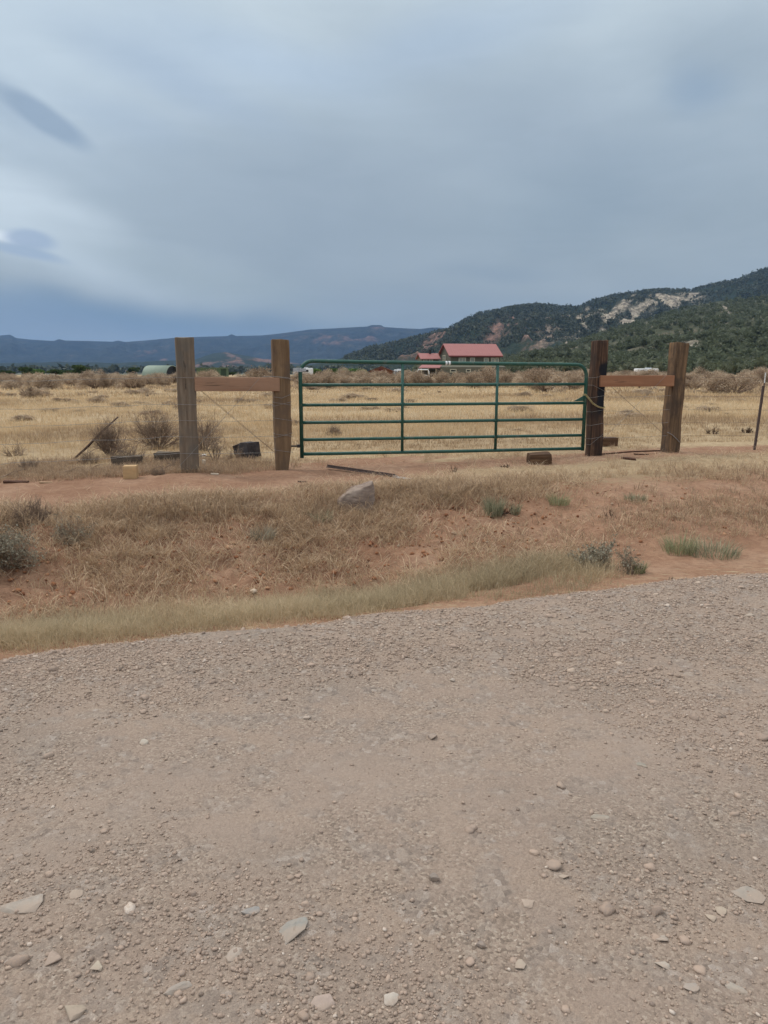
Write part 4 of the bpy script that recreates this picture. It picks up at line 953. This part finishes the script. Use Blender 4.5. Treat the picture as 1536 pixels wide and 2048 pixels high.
def leafm(n, a, b_, c): return leafy(n, [(0, a), (.5, b_), (1, c)], .85, .25)
GL = leafm('grey_green_leaf', s2l(112, 112, 88), s2l(150, 148, 120), s2l(184, 180, 152)); GL2 = leafm('green_leaf', s2l(118, 118, 88), s2l(152, 152, 114), s2l(188, 184, 148))
GY = leafm('grey_leaf', s2l(116, 108, 92), s2l(152, 144, 124), s2l(186, 178, 158))
def stems_plant(name, label, px, py, h, spread, n, seed, mat_, cat='plant', group=None, wd=.004, lean=.8):
    rg_ = np.random.default_rng(seed); p = gnd(px, py)
    part_ = tufts(rg_, np.zeros((1, 3)), n, spread, h, wd, lean, tone=np.array([.5]), bend=.35)
    o = link(name, npmesh(name, part_[0], [part_[1], part_[2]], mat_, {'rnd': rg_.random(len(part_[0])//5).repeat(5)}), None, p-Vector((0, 0, .01))); tag(o, label, cat, group)
stems_plant('green_tuft', 'grey green upright tuft at the crest of the bank below the gate middle', 988, 1030, .26, .09, 420, 31, GL)
stems_plant('green_tuft', 'small dark tuft just right of the grey green upright tuft', 1030, 1028, .17, .05, 160, 32, GL)
stems_plant('green_tuft', 'low green tuft under the short dark brown block', 1118, 1008, .17, .11, 260, 33, GL2, lean=1.3)
stems_plant('green_tuft', 'flat pale green tuft below the tarred post', 1270, 1000, .11, .12, 240, 34, GL, lean=1.6)
stems_plant('green_tuft', 'bright green upright tuft in the shallow ditch at the right', 1358, 1105, .24, .13, 300, 35, GL2, lean=1.1)
stems_plant('green_tuft', 'wispy grey green tuft right of the bright green one', 1425, 1110, .20, .22, 420, 36, GL, lean=1.2)
stems_plant('green_tuft', 'small green tuft beside the road, right of the grey bush', 1277, 1146, .13, .05, 200, 37, GL2)
stems_plant('green_tuft', 'little dry tuft in the straw above the bank', 890, 1000, .13, .05, 140, 38, RG)
stems_plant('green_tuft', 'dark grey green tuft on the bank left of the boulder', 640, 1040, .14, .12, 260, 39, GL, lean=1.3)
stems_plant('green_tuft', 'dark tuft halfway down the bank under the left gate post', 525, 1075, .16, .12, 260, 40, GY, lean=1.3)
shrub('grey_bush', 'low tangled grey bush on the road side of the orange dirt', 1190, 1140, .24, 1.7, 22, 41, TW2, 3, .006, 'bush', None, .45, (2600, .022, GY))
shrub('grey_bush', 'pale spiky dry plant at the right end of the grey bush', 1255, 1148, .22, .6, 14, 42, TW2, 3, .004, 'bush', None, .9, (500, .018, GY))
shrub('sage_bush', 'leafy grey sage bush on the bank at the left edge', 4, 1135, .36, 1.2, 26, 43, TW2, 4, .006, 'bush', None, .8, (3600, .022, GY))
shrub('grey_bush', 'thin grey bush on the bank right of the leafy sage bush', 150, 1085, .24, 1.5, 18, 44, TW2, 3, .005, 'bush', None, .5, (1500, .016, GY))

# ------------------------------------------------------------ sagebrush belt and far plants
SG = leafy('sagebrush_leaf', [(0, s2l(118, 100, 84)), (.3, s2l(160, 138, 116)), (.65, s2l(190, 168, 144)), (1, s2l(212, 192, 168))], .95, .2)
def sage_mesh(seed, n=7000, wide=1.25, sz=.06):
    rg_ = np.random.default_rng(seed); L_ = []
    for i in range(9):
        a = rg_.uniform(0, 6.28); d = rg_.uniform(.1, .62); r_ = rg_.uniform(.26, .44); L_.append((math.cos(a)*d*wide, math.sin(a)*d, .22+rg_.uniform(.0, .42)*(1-d*.6), r_))
    p = blob_points(rg_, n, L_, .6); p = p[p[:, 2] > 0]; p *= (1+.06*rg_.normal(size=(len(p), 1)))
    V, F = rand_tris(rg_, p, sz); nv = len(V)
    A = []; B = []
    for i in range(26):
        a = rg_.uniform(0, 6.28); A.append((0, 0, 0)); B.append((math.cos(a)*.5*wide, math.sin(a)*.5, rg_.uniform(.3, .6)))
    return npmesh('crown', V, [F], SG, {'rnd': np.repeat(.25*rg_.random(len(p))+.75*np.clip(.5+.9*fbm(p[:, 0]*3, p[:, 1]*3+p[:, 2]*4, 3, seed), 0, 1), 3)}), npmesh('stems', *[x if i == 0 else [x] for i, x in enumerate(tubes(A, B, .03, .01, 3))], TW)
sages = []
for k in range(7):
    c_m, s_m = sage_mesh(50+k, wide=1.0+.12*k); sages.append((c_m, s_m))
def put_sage(x, y, s, k, label, group, name='sagebrush', hs=1.0, rz=0):
    t = thing(name, label, name, (x, y, hz(x, y)-.03), rz, group); t.scale = (s, s, s*hs)
    link('crown', sages[k % 7][0], t); link('stems', sages[k % 7][1], t); return t
rn = random.Random(12)
# big ones the photo shows: px centre, base y, width px, top y
big = [(88, 771, 62, 748), (150, 768, 50, 753), (30, 771, 40, 757), (190, 770, 44, 749), (215, 767, 40, 742), (262, 771, 50, 745), (300, 768, 22, 752), (326, 768, 34, 747), (420, 766, 52, 742), (487, 762, 40, 744), (520, 764, 60, 734), (60, 782, 46, 770),
       (620, 770, 50, 746), (655, 770, 44, 742), (690, 768, 50, 750), (730, 769, 50, 752), (775, 770, 46, 750), (820, 770, 50, 746), (858, 770, 46, 748), (902, 770, 46, 741), (948, 773, 40, 746), (978, 772, 66, 732), (1008, 770, 40, 740), (1050, 768, 44, 750), (1092, 779, 76, 735), (1127, 770, 36, 748), (1150, 775, 50, 746), (1200, 770, 50, 748), (1240, 768, 40, 746), (1290, 768, 50, 752),
       (1393, 762, 34, 749), (1385, 776, 40, 758), (1440, 775, 60, 750), (1468, 783, 84, 746), (1500, 770, 50, 748), (1528, 766, 40, 745), (1345, 764, 50, 750), (1520, 742, 50, 730)]
def side(px):
    if px < 350: return 'left of the left posts'
    if px < 600: return 'between and just past the left posts'
    if px < 860: return 'seen through the left part of the gate'
    if px < 1175: return 'seen through the right part of the gate'
    if px < 1380: return 'between the right posts'
    return 'right of the right posts'
BIGL = {978: 'tall round sagebrush in front of the red roofed house, the biggest seen through the gate', 1092: 'wide bushy sagebrush in the field near the right end of the gate', 1468: 'broad low sagebrush clump in the field near the right edge', 520: 'tall pale sagebrush just left of the left gate post', 88: 'wide dark sagebrush in the far row near the left edge', 420: 'round sagebrush rising over the left end of the left crossbeam',
        1520: 'reddish sagebrush far back at the right edge'}
for i, (px, py, w_px, ty) in enumerate(big):
    y = min(86, max(30, 1479*1.33/max(py-744, 3)*.75)); y = 58+rn.uniform(-6, 16) if y > 60 else y
    p = P(px, py, y); hgt = (py-ty+2)/1479*y*1.02; s = hgt/.98; wd = w_px/1479*y
    x = p.x; gz = hz(x, y); topz = P(px, ty, y).z; hs = 1.22*max(.5, (topz-gz)/.98); sw = wd/1.45
    t = put_sage(x, y, sw, i, BIGL.get(px, 'grey brown sagebrush in the far row '+side(px)), 'sagebrush in the far row '+side(px) if px not in BIGL else 'sagebrush in the far row', rz=rn.uniform(0, 6))
    t.scale = (sw, sw, hs)
for i in range(175):
    px = rn.uniform(-150, 1690); y = rn.uniform(66, 100); p = P(px, 760, y); s = rn.uniform(.85, 1.6)*(.85 if px < 350 else 1)
    if 840 < px < 1010: s *= .75
    sd_ = side(px); t = put_sage(p.x, y, s*1.05, i*3+1, 'grey brown sagebrush in the far row '+sd_, 'sagebrush in the far row '+sd_, rz=rn.uniform(0, 6)); t.scale.z = s*rn.uniform(.9, 1.25)
for i in range(150):
    px = rn.uniform(-60, 1600); y = 16+48*rn.random()**.8; p = P(px, 800, y); s = rn.uniform(.2, .7)*(.5+y/70)
    if Q(p.x, y) < 9: continue
    sd_ = side(px); t = put_sage(p.x, y, s, i*5+2, 'low grey scrub clump in dry grass '+sd_, 'small scrub clumps in the dry grass '+sd_, name='scrub_clump', rz=rn.uniform(0, 6)); t.scale.z = s*rn.uniform(.35, .6)

TG = leafy('tree_leaf', [(0, s2l(52, 66, 40)), (.5, s2l(72, 88, 54)), (1, s2l(104, 118, 76))], .9, .2)
TGL = leafy('light_tree_leaf', [(0, s2l(72, 92, 50)), (.5, s2l(98, 122, 66)), (1, s2l(130, 152, 92))], .9, .2)
def tree_mesh(seed, mat_, n=3000, sz=.09):
    rg_ = np.random.default_rng(seed); L_ = [(0, 0, .55, .3)]
    for i in range(10):
        a = rg_.uniform(0, 6.28); d = rg_.uniform(.1, .42); L_.append((math.cos(a)*d, math.sin(a)*d, rg_.uniform(.28, .85-.3*d), rg_.uniform(.13, .24)))
    p = blob_points(rg_, n, L_, .5); V, F = rand_tris(rg_, p, sz)
    crown = npmesh('crown', V, [F], mat_, {'rnd': np.repeat(.3*rg_.random(len(p))+.7*np.clip(.5+.9*fbm(p[:, 0]*4, p[:, 1]*4+p[:, 2]*5, 3, seed), 0, 1), 3)})
    A = [(0, 0, -.05), (0, 0, .2)]; B = [(0, 0, .2), (.02, 0, .5)]; ra = [.04, .032]; rb = [.032, .018]
    for l_ in L_[1:]: A.append((0, 0, rg_.uniform(.15, .35))); B.append(l_[:3]); ra.append(.018); rb.append(.006)
    V, F = tubes(A, B, np.array(ra), np.array(rb), 6); return crown, npmesh('trunk', V, [F], TD, None, True)
tm = [tree_mesh(s, TG) for s in (71, 72, 73)]+[tree_mesh(s, TGL) for s in (74, 75)]
def tree(px, base, top, w_px, y, k, label, group=None, name='tree'):
    p = P(px, base, y); gz = hz(p.x, y); topz = P(px, top, y).z; hgt = topz-gz; wd = w_px/1479*y
    t = thing(name, label, 'tree', (p.x, y, gz), px*.7, group); t.scale = (wd/1.0, wd/1.0, hgt/.98)
    link('crown', tm[k][0], t); link('trunk', tm[k][1], t); return t
for a in [(163, 755, 726, 42, 170, 0, 'round dark green tree rising highest behind the sagebrush at the left'), (112, 755, 736, 36, 175, 1, 'low dark green tree next left of the round dark green tree'), (78, 755, 734, 34, 180, 3, 'lighter green tree in the row at the left'), (56, 755, 731, 28, 170, 2, 'dark green tree left of the lighter green one in the left row'),
          (20, 752, 739, 26, 190, 0, 'low dark tree nearest the left edge'), (3, 752, 738, 20, 190, 1, 'dark tree cut by the left edge'), (135, 755, 738, 26, 180, 2, 'small dark tree between the round tree and the low one'),
          (268, 750, 732, 26, 260, 1, 'small dark tree behind the sagebrush left of the curved metal shed'), (628, 756, 733, 30, 150, 3, 'bright green tree right of the white trailer'), (668, 754, 737, 30, 170, 4, 'light green bush behind the gate, left one of the pair'), (714, 756, 733, 52, 160, 3, 'wide green tree behind the gate between trailer and brown cabin'),
          (465, 752, 742, 18, 190, 1, 'small dark bush beside the green shed'), (805, 750, 736, 24, 220, 0, 'dark tree right of the brown cabin')]: tree(*a)
# junipers at the foot of the hillside: near enough to tell apart
jm = [tree_mesh(s, JM, 1600, .13) for s in (81, 82, 83, 84)]
k = 0; nx = hdat[0].shape
for i in range(120):
    px = rn.uniform(1010, 1640); tt = rn.uniform(.02, .26)**1.0
    ci = int(np.interp(px, [830, 2500], [0, nx[1]-1])); ri = int(tt/1*129)
    x, y, z = (float(hdat[j][ri, ci]) for j in range(3)); s = rn.uniform(3.2, 5.2)
    t = thing('juniper_tree', 'dark green juniper at the hillside foot, '+side(px), 'tree', (x, y, z-.1), rn.uniform(0, 6), 'junipers at the foot of the hillside '+side(px)); t.scale = (s*1.05, s*1.05, s)
    link('crown', jm[i % 4][0], t); link('trunk', jm[i % 4][1], t)

# ------------------------------------------------------------ buildings
RROOF, gg, b = newmat('red_metal_roof', .45, .4); v = gg.obj()
rib = gg.m('PINGPONG', gg.m('MULTIPLY', gg.new('ShaderNodeSeparateXYZ').outputs[0], 1), .2)
sx = gg.new('ShaderNodeSeparateXYZ'); gg.put(sx.inputs[0], v); rib = gg.rng(gg.m('PINGPONG', sx.outputs[0], .2), .17, .2)
gg.put(b.inputs['Base Color'], gg.mix(gg.m('MULTIPLY', rib, .3), gg.mix(gg.noise(v, 1.2, 4), s2l(150, 88, 84), s2l(164, 102, 96)), s2l(120, 70, 66))); gg.put(b.inputs['Normal'], gg.bump(rib, .5, .03))
OLIVE, gg, b = newmat('olive_siding', .85, .2); v = gg.obj(); sx = gg.new('ShaderNodeSeparateXYZ'); gg.put(sx.inputs[0], v)
gg.put(b.inputs['Base Color'], gg.mix(gg.noise(v, .8, 4), s2l(96, 94, 82), s2l(110, 106, 92))); gg.put(b.inputs['Normal'], gg.bump(gg.m('PINGPONG', sx.outputs[2], .1), .6, .03))
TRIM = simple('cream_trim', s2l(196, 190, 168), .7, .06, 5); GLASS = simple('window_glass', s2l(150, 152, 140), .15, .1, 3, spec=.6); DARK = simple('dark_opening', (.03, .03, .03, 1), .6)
REDTR = simple('dark_red_trim', s2l(112, 56, 54), .7, .1, 4)
def gable(mb, x0, x1, y0, y1, z0, z1, ov=.35, th=.14, eavedrop=0):
    ym = (y0+y1)/2; k = (z1-z0)/(ym-y0)
    for sgn in (-1, 1):
        ye = ym+sgn*((y1-y0)/2+ov); ze = z0-ov*k
        a = [Vector((x0-ov, ym, z1)), Vector((x1+ov, ym, z1)), Vector((x1+ov, ye, ze)), Vector((x0-ov, ye, ze))]
        up = Vector((0, 0, th)); V = a+[p+up for p in a]; F = [(0, 1, 2, 3), (7, 6, 5, 4), (0, 4, 5, 1), (1, 5, 6, 2), (2, 6, 7, 3), (3, 7, 4, 0)]
        if sgn > 0: F = [f[::-1] for f in F]
        mb.add(V, F)
def gwall(mb, x0, x1, y0, y1, h, rz_):
    ym = (y0+y1)/2; V = [(x0, y0, -1), (x1, y0, -1), (x1, y1, -1), (x0, y1, -1), (x0, y0, h), (x1, y0, h), (x1, y1, h), (x0, y1, h), (x0, ym, rz_), (x1, ym, rz_)]
    mb.add(V, [(0, 1, 5, 4), (2, 3, 7, 6), (1, 2, 6, 9, 5), (3, 0, 4, 8, 7), (4, 5, 9, 8), (6, 7, 8, 9), (3, 2, 1, 0)])
HY = 128.; hp = P(950, 757, HY)
HO = thing('house', 'two storey olive house with a long red metal gable roof behind the gate', 'house', (hp.x, HY, hz(hp.x, HY)), R(12))
hx = 4.4
mb = MB(); gwall(mb, -hx, hx, 0, 6.5, 3.75, 5.55); mb.build('wall', OLIVE, HO)
mb = MB(); gable(mb, -hx, hx, 0, 6.5, 3.77, 5.6, .4, .12); mb.build('roof', RROOF, HO)
mb = MB(); mb.box((0, -.42, 3.51), (2*hx+.8, .04, .16)); mb.build('fascia', REDTR, HO)
def window(parent, x, z, w, h, y=0, panes=2, rows=1, gl=GLASS, yaw=0):
    mb = MB()
    cx, cy = (x, y)
    if yaw == 0:
        for dx, dz, ww, hh2 in ((0, h/2, w+.16, .13), (0, -h/2, w+.16, .13), (-w/2, 0, .13, h), (w/2, 0, .13, h)): mb.box((x+dx, y-.05, z+dz), (ww, .1, hh2))
        for k in range(1, panes): mb.box((x-w/2+w*k/panes, y-.045, z), (.09, .07, h))
        f = mb.build('window', TRIM, parent); MB().box((x, y-.015, z), (w, .03, h)).build('pane', gl, f)
    else:
        for dy, dz, ww, hh2 in ((0, h/2, w+.16, .13), (0, -h/2, w+.16, .13), (-w/2, 0, .13, h), (w/2, 0, .13, h)): mb.box((x-.05, y+dy, z+dz), (.1, ww, hh2))
        for k in range(1, panes): mb.box((x-.045, y-w/2+w*k/panes, z), (.07, .09, h))
        f = mb.build('window', TRIM, parent); MB().box((x-.015, y, z), (.03, w, h)).build('pane', gl, f)
for x, w, pn in ((-2.35, 1.15, 2), (-.55, .72, 1), (1.9, .72, 1), (3.1, .55, 1), (3.85, .5, 1)): window(HO, x, 2.78, w, .95, 0, pn)
window(HO, -hx, 3.3, 1.5, .8, 3.6, 3, yaw=1)
# lean-to front and lower left wing with its own red roof
mb = MB(); V = [(-8.2, -3.2, -1), (hx-.1, -3.2, -1), (hx-.1, -.003, -1), (-8.2, -.003, -1), (-7.0, -3.2, 1.75), (hx-.1, -3.2, 1.75), (hx-.1, -.003, 2.2), (-6.2, -.003, 2.5)]
mb.add(V, [(0, 1, 5, 4), (1, 2, 6, 5), (2, 3, 7, 6), (3, 0, 4, 7), (4, 5, 6, 7), (3, 2, 1, 0)]); mb.build('lower_wall', OLIVE, HO)
for x, w in ((-4.9, .95), (-2.3, .7), (1.0, .8)): window(HO, x, 1.15, w, .4, -3.2, 1, gl=DARK)
mb = MB(); V = [Vector(p) for p in ((-10.6, -2.6, 1.55), (-7.3, -3.5, 1.55), (-5.4, -.06, 2.45), (-8.6, 1.0, 2.45))]; V += [p+Vector((0, 0, .1)) for p in V]; mb.add(V, [(3, 2, 1, 0), (4, 5, 6, 7), (0, 1, 5, 4), (1, 2, 6, 5), (2, 3, 7, 6), (3, 0, 4, 7)]); mb.build('porch_roof', RROOF, HO)
for x in (-10.1, -8.9, -7.6): MB().box((x, -2.4, .25), (.16, .16, 2.5)).build('porch_post', TRIM, HO)
mb = MB(); mb.box((-8.6, 1.5, .2), (3.0, 3, 2.4)); mb.build('porch_wall', OLIVE, HO)
# rear dormer block with small red roof
mb = MB(); gwall(mb, -8.6, -5.6, 3, 6.0, 3.2, 4.0); mb.build('rear_wall', OLIVE, HO)
mb = MB(); gable(mb, -8.6, -5.6, 3, 6.0, 3.22, 4.02, .3, .1); mb.build('rear_roof', RROOF, HO)
for x in (-8.0, -7.0): window(HO, x, 2.6, .6, .9, 3, 1)
MB().box((-6.8, 4.4, 4.2), (.35, .35, 1.0)).build('flue', DARK, HO)
mb = MB(); ap = P(846, 757, 118); t = thing('metal_arch', 'white tubular arch standing in front of the olive house', 'arch', (ap.x, 118, hz(ap.x, 118)), 0)
mb.tube([(-1.0, 0, 0), (-.88, 0, 1.05), (-.72, 0, 1.32), (.72, 0, 1.32), (.9, 0, 1.05), (1.02, 0, 0)], .09, 8).build('frame', WHITE, t, True)
MB().tube([(-.95, 0, .45), (.97, 0, .45)], .06, 6).build('crossbar', WHITE, t)

# curved metal shed
QM, gg, b = newmat('pale_green_metal', .6, .3); v = gg.obj(); sx = gg.new('ShaderNodeSeparateXYZ'); gg.put(sx.inputs[0], v); rb = gg.m('PINGPONG', sx.outputs[0], .3)
gg.put(b.inputs['Base Color'], gg.mix(gg.noise(v, 1.5, 4), s2l(128, 142, 128), s2l(152, 162, 146))); gg.put(b.inputs['Normal'], gg.bump(rb, .5, .08))
qy = 140; qp = P(326, 757, qy); QH = thing('metal_shed', 'pale green curved metal shed with dark open end beyond the sagebrush', 'shed', (qp.x, qy, hz(qp.x, qy)), R(-14))
mb = MB(); n = 16; V = []; r_ = 2.5; hq = 2.25
zq = [(r_*math.cos(math.pi*k/n)*1.0, hq*math.sin(math.pi*k/n)**.8) for k in range(n+1)]
for x in (-2.8, 2.1): V += [(x, a, b_) for a, b_ in zq]
for x in (2.1, -2.8): V += [(x, a*.96, b_*.96) for a, b_ in zq]
m_ = n+1; F = [(k, k+1, m_+k+1, m_+k) for k in range(n)]+[(2*m_+k+1, 2*m_+k, 3*m_+k, 3*m_+k+1) for k in range(n)]+[(m_+k, m_+k+1, 2*m_+k+1, 2*m_+k) for k in range(n)]
mb.add(V, F); mb.build('shell', QM, QH, True)
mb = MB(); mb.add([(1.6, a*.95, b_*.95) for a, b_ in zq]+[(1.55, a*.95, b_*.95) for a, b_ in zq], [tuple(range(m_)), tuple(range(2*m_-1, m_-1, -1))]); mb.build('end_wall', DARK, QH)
# green flat shed
gp = P(426, 757, 165); GS = thing('farm_shed', 'long low dull green shed above the left crossbeam', 'shed', (gp.x, 165, hz(gp.x, 165)), R(3))
GSM = simple('dull_green_sheet', s2l(92, 112, 82), .8, .08, 1.5)
MB().box((0, 0, .55), (6.4, 3.2, 2.6)).build('wall', GSM, GS); mb = MB(); mb.box((0, 0, 1.92), (6.9, 3.6, .14)); mb.build('roof', simple('green_sheet_roof', s2l(116, 132, 104), .7, .08, 2), GS); MB().box((2.6, -1.63, .6), (1.1, .06, 2.2)).build('door', simple('dark_green_door', s2l(58, 74, 56), .8), GS)
# brown cabin, gable towards the gate
cpn = P(763, 757, 150); CB = thing('cabin', 'small orange brown cabin with a low gable facing the gate', 'cabin', (cpn.x, 150, hz(cpn.x, 150)), R(88))
CBM = simple('orange_brown_boards', s2l(134, 92, 66), .85, .15, 2); CBR = simple('brown_shingle_roof', s2l(102, 66, 56), .9, .15, 3)
mb = MB(); gwall(mb, -2.5, 2.5, -2.2, 2.2, 1.15, 2.0); mb.build('wall', CBM, CB); mb = MB(); gable(mb, -2.5, 2.5, -2.2, 2.2, 1.17, 2.02, .35, .1); mb.build('roof', CBR, CB)
MB().box((-2.53, 0, 1.3), (.06, .9, .7)).build('vent', REDTR, CB)
# trailers
def trailer(label, px, y, w, h, name='trailer', stripe=True, rz=0, base=757, z0=.5):
    p = P(px, base, y); t = thing(name, label, 'trailer', (p.x, y, hz(p.x, y)), rz)
    me = rough_box((w, 2.2, h), .18, 3, .002, 1, 1); me.materials.append(WHITE); link('body', me, t, (0, 0, z0+h/2))
    MB().box((w*.15, -1.13, z0+h*.62), (w*.3, .05, h*.28)).build('window', DARK, t); MB().box((-w*.28, -1.13, z0+h*.45), (.6, .05, h*.75)).build('door', simple('grey_door', s2l(150, 156, 164), .6), t)
    for sx_ in (-.5, .5):
        mb = MB(); mb.tube([(sx_, -1.0, .32), (sx_, -.8, .32)], .32, 12); mb.build('wheel', DARK, t)
    MB().box((w*.1, 0, z0+h+.09), (.9, .7, .16)).build('roof_unit', simple('grey_unit', s2l(176, 178, 180), .6), t); return t
trailer('white trailer beyond the sagebrush seen beside the left gate post', 607, 145, 3.6, 1.45, z0=.35)
trailer('white trailer with rounded roof just above the right crossbeam', 1291, 130, 3.6, 1.3, z0=.22)
trailer('small white trailer right beside the brown cabin', 796, 165, 1.8, 1.2, z0=.2)
# far houses of the town
HWL = [simple('far_wall', c, .8, .05, 1) for c in (s2l(205, 200, 190), s2l(176, 160, 142), s2l(160, 166, 172))]; FRF = simple('far_roof', s2l(120, 104, 98), .8, .1, 1)
town = []
for i, px in enumerate((12, 26, 36, 47, 70, 98, 128, 196, 206, 222, 236, 250, 290, 545, 640, 870)):
    y = 950+((i*137) % 420); p = P(px, 740, y); z = hz(p.x, y); w = 7+(i*3 % 5)
    t = thing('town_house', 'tiny pale distant house among dark trees '+side(px), 'house', (p.x, y, z), R((i*47) % 60-30), 'distant town houses '+side(px)); t.location.z = P(px, 744-(i*5 % 6), y).z-3
    mb = MB(); gwall(mb, -w/2, w/2, -3, 3, 3, 4.8); mb.build('wall', HWL[i % 3], t); mb = MB(); gable(mb, -w/2, w/2, -3, 3, 3.02, 4.85, .4, .15); mb.build('roof', FRF if i % 2 else HWL[0], t)

# ------------------------------------------------------------ single stones in the road
def hull_stone(seed, dims, n=13, cut=.12, rough=.02):
    rg_ = np.random.default_rng(seed); bm = bmesh.new(); d = rg_.normal(size=(n, 3)); d /= np.linalg.norm(d, axis=1)[:, None]
    d = d*rg_.uniform(.85, 1.1, (n, 1))
    for p_ in d: bm.verts.new((p_[0]*dims[0], p_[1]*dims[1], max(p_[2], -.6)*dims[2]))
    r_ = bmesh.ops.convex_hull(bm, input=bm.verts[:]); junk = list(set(g_ for g_ in r_['geom_interior']+r_['geom_unused'] if isinstance(g_, bmesh.types.BMVert)))
    bmesh.ops.delete(bm, geom=junk, context='VERTS') if junk else None
    bmesh.ops.bevel(bm, geom=bm.edges[:], offset=min(dims)*cut, segments=2, affect='EDGES', profile=.55, clamp_overlap=True)
    bmesh.ops.triangulate(bm, faces=bm.faces[:]); bmesh.ops.subdivide_edges(bm, edges=bm.edges[:], cuts=1, use_grid_fill=True)
    from mathutils import noise as mn
    sc_ = max(dims)
    for v in bm.verts: v.co += mn.noise_vector(v.co/sc_*2.6+Vector((seed, 0, 0)))*sc_*rough*2+mn.noise_vector(v.co/sc_*9)*sc_*rough*.6
    me = bpy.data.meshes.new('stone'); bm.to_mesh(me); bm.free(); me.polygons.foreach_set('use_smooth', [True]*len(me.polygons))
    try: me.set_sharp_from_angle(angle=R(42))
    except Exception: pass
    return me
def stone(px, py, wpx, asp, col, label, seed, flat=.45, sink=.55, rz=None, name='stone'):
    p = gnd(px, py); s = wpx/1479*(Vector((p.x, p.y, p.z-CAMZ)).length)/2.15; col = tuple(x*.9 for x in col[:3])
    rg_ = np.random.default_rng(seed); me = hull_stone(seed, (s, s*asp*1.25, s*flat), 15, .16)
    m_, gg, b = newmat('stone_surface', .85, .25); v = gg.obj(); lo = tuple(x*.72 for x in col[:3]); hi = tuple(min(1, x*1.15) for x in col[:3])
    c = gg.ramp(gg.noise(v, 30, 6, .7), [(.3, lo), (.6, hi)]); c = gg.mix(gg.rng(gg.noise(v, 9, 5, .7), .34, .60, .35, .85), c, s2l(166, 146, 130))
    gg.put(b.inputs['Base Color'], c); gg.put(b.inputs['Normal'], gg.bump(gg.noise(v, 90, 5, .7), .7, .003))
    me.materials.append(m_); o = link(name, me, None, (p.x, p.y, p.z+s*flat*(1.2-1.6*sink)), (rg_.normal(0, .08), rg_.normal(0, .08), rg_.uniform(-.5, .5) if rz is None else rz)); tag(o, label, 'stone', 'stones set in the gravel road')
stones = [
 (48, 1812, 96, .45, s2l(176, 168, 158), 'long pale grey slab sunk in the road at the left edge', .3, .75, .35), (583, 1858, 70, .95, s2l(140, 148, 146), 'blue grey angular slab, the largest bluish stone in the road', .22, .72, .1),
 (505, 1824, 46, .45, s2l(142, 152, 156), 'slim blue grey shard left of the largest bluish slab', .3, .6, .4), (107, 1916, 36, .9, s2l(188, 164, 150), 'pinkish rounded stone low on the left side of the road', .6, .5, None),
 (193, 1936, 27, .8, s2l(208, 196, 174), 'cream stone right of the pinkish rounded stone', .5, .5, None), (470, 1914, 38, 1.1, s2l(186, 174, 162), 'pale squarish stone below the slim blue grey shard', .3, .7, None),
 (355, 1978, 52, .5, s2l(170, 164, 156), 'long grey stone near the bottom edge, left of centre', .35, .65, .4), (140, 2028, 52, .6, s2l(178, 164, 144), 'tan oval stone at the bottom left', .4, .6, .4),
 (648, 2008, 50, .65, s2l(190, 168, 158), 'flat pinkish oval stone at the bottom centre', .35, .65, 0), (870, 1760, 24, .8, s2l(112, 110, 108), 'dark grey stone standing up alone right of centre', .75, .35, None),
 (783, 2000, 32, .8, s2l(214, 206, 194), 'bright white stone near the bottom centre', .45, .55, None), (866, 1476, 24, .85, s2l(158, 144, 136), 'round grey brown stone in the middle of the road', .7, .4, None),
 (962, 1892, 21, .8, s2l(114, 110, 112), 'small dark stone below the dark grey one', .75, .35, None), (287, 1487, 21, .7, s2l(212, 204, 188), 'small white stone in the gravel at the left, far side', .6, .45, None),
 (615, 1437, 20, .7, s2l(196, 182, 170), 'light flat stone in the coarse gravel at mid road', .5, .45, None), (1283, 1532, 30, .5, s2l(136, 144, 134), 'greenish grey flat stone right of the road centre', .3, .6, -.4),
 (1198, 1634, 42, .4, s2l(164, 162, 150), 'thin pale greenish slab sunk right of centre', .2, .7, 0), (1422, 1836, 24, .8, s2l(204, 188, 166), 'left of two touching cream stones at the right', .5, .55, None),
 (1441, 1822, 22, 1, s2l(206, 190, 168), 'right of two touching cream stones at the right', .5, .55, None), (1385, 1976, 34, .8, s2l(178, 170, 162), 'pale grey stone low on the right side', .35, .65, None),
 (1472, 1978, 38, .7, s2l(176, 172, 162), 'wide pale grey stone near the bottom right corner', .35, .65, None), (1058, 1805, 34, .8, s2l(190, 170, 154), 'flat pinkish tan stone right of the dark grey one', .25, .7, None),
 (1326, 1931, 30, .6, s2l(204, 194, 180), 'slanting whitish stone above the two low grey stones', .4, .6, -.6), (1322, 1880, 28, .7, s2l(186, 176, 164), 'pale oval stone below the cream pair', .35, .6, None),
 (1492, 1788, 52, 1, s2l(160, 156, 148), 'broad grey stone nearly buried near the right edge', .2, .8, None), (1128, 1752, 22, .8, s2l(196, 182, 164), 'small cream wedge shaped stone on the right half', .4, .6, None),
 (152, 1790, 30, .8, s2l(184, 166, 150), 'pinkish tan stone right of the long pale slab', .4, .6, None), (1040, 1930, 26, 1, s2l(190, 176, 158), 'tan upright looking stone right of the small dark one', .35, .6, None),
 (1498, 1232, 20, .8, s2l(190, 178, 162), 'small pale stone far up the road at the right edge', .5, .5, None), (905, 1362, 14, .8, s2l(206, 196, 184), 'small whitish pebble up the road beyond the round grey brown stone', .7, .4, None)]
for i, (px, py, w_, asp, c, lb, fl_, sk, rz_) in enumerate(stones): stone(px, py, w_, asp, c, lb, 100+i, fl_*.8, sk+.06, rz_)
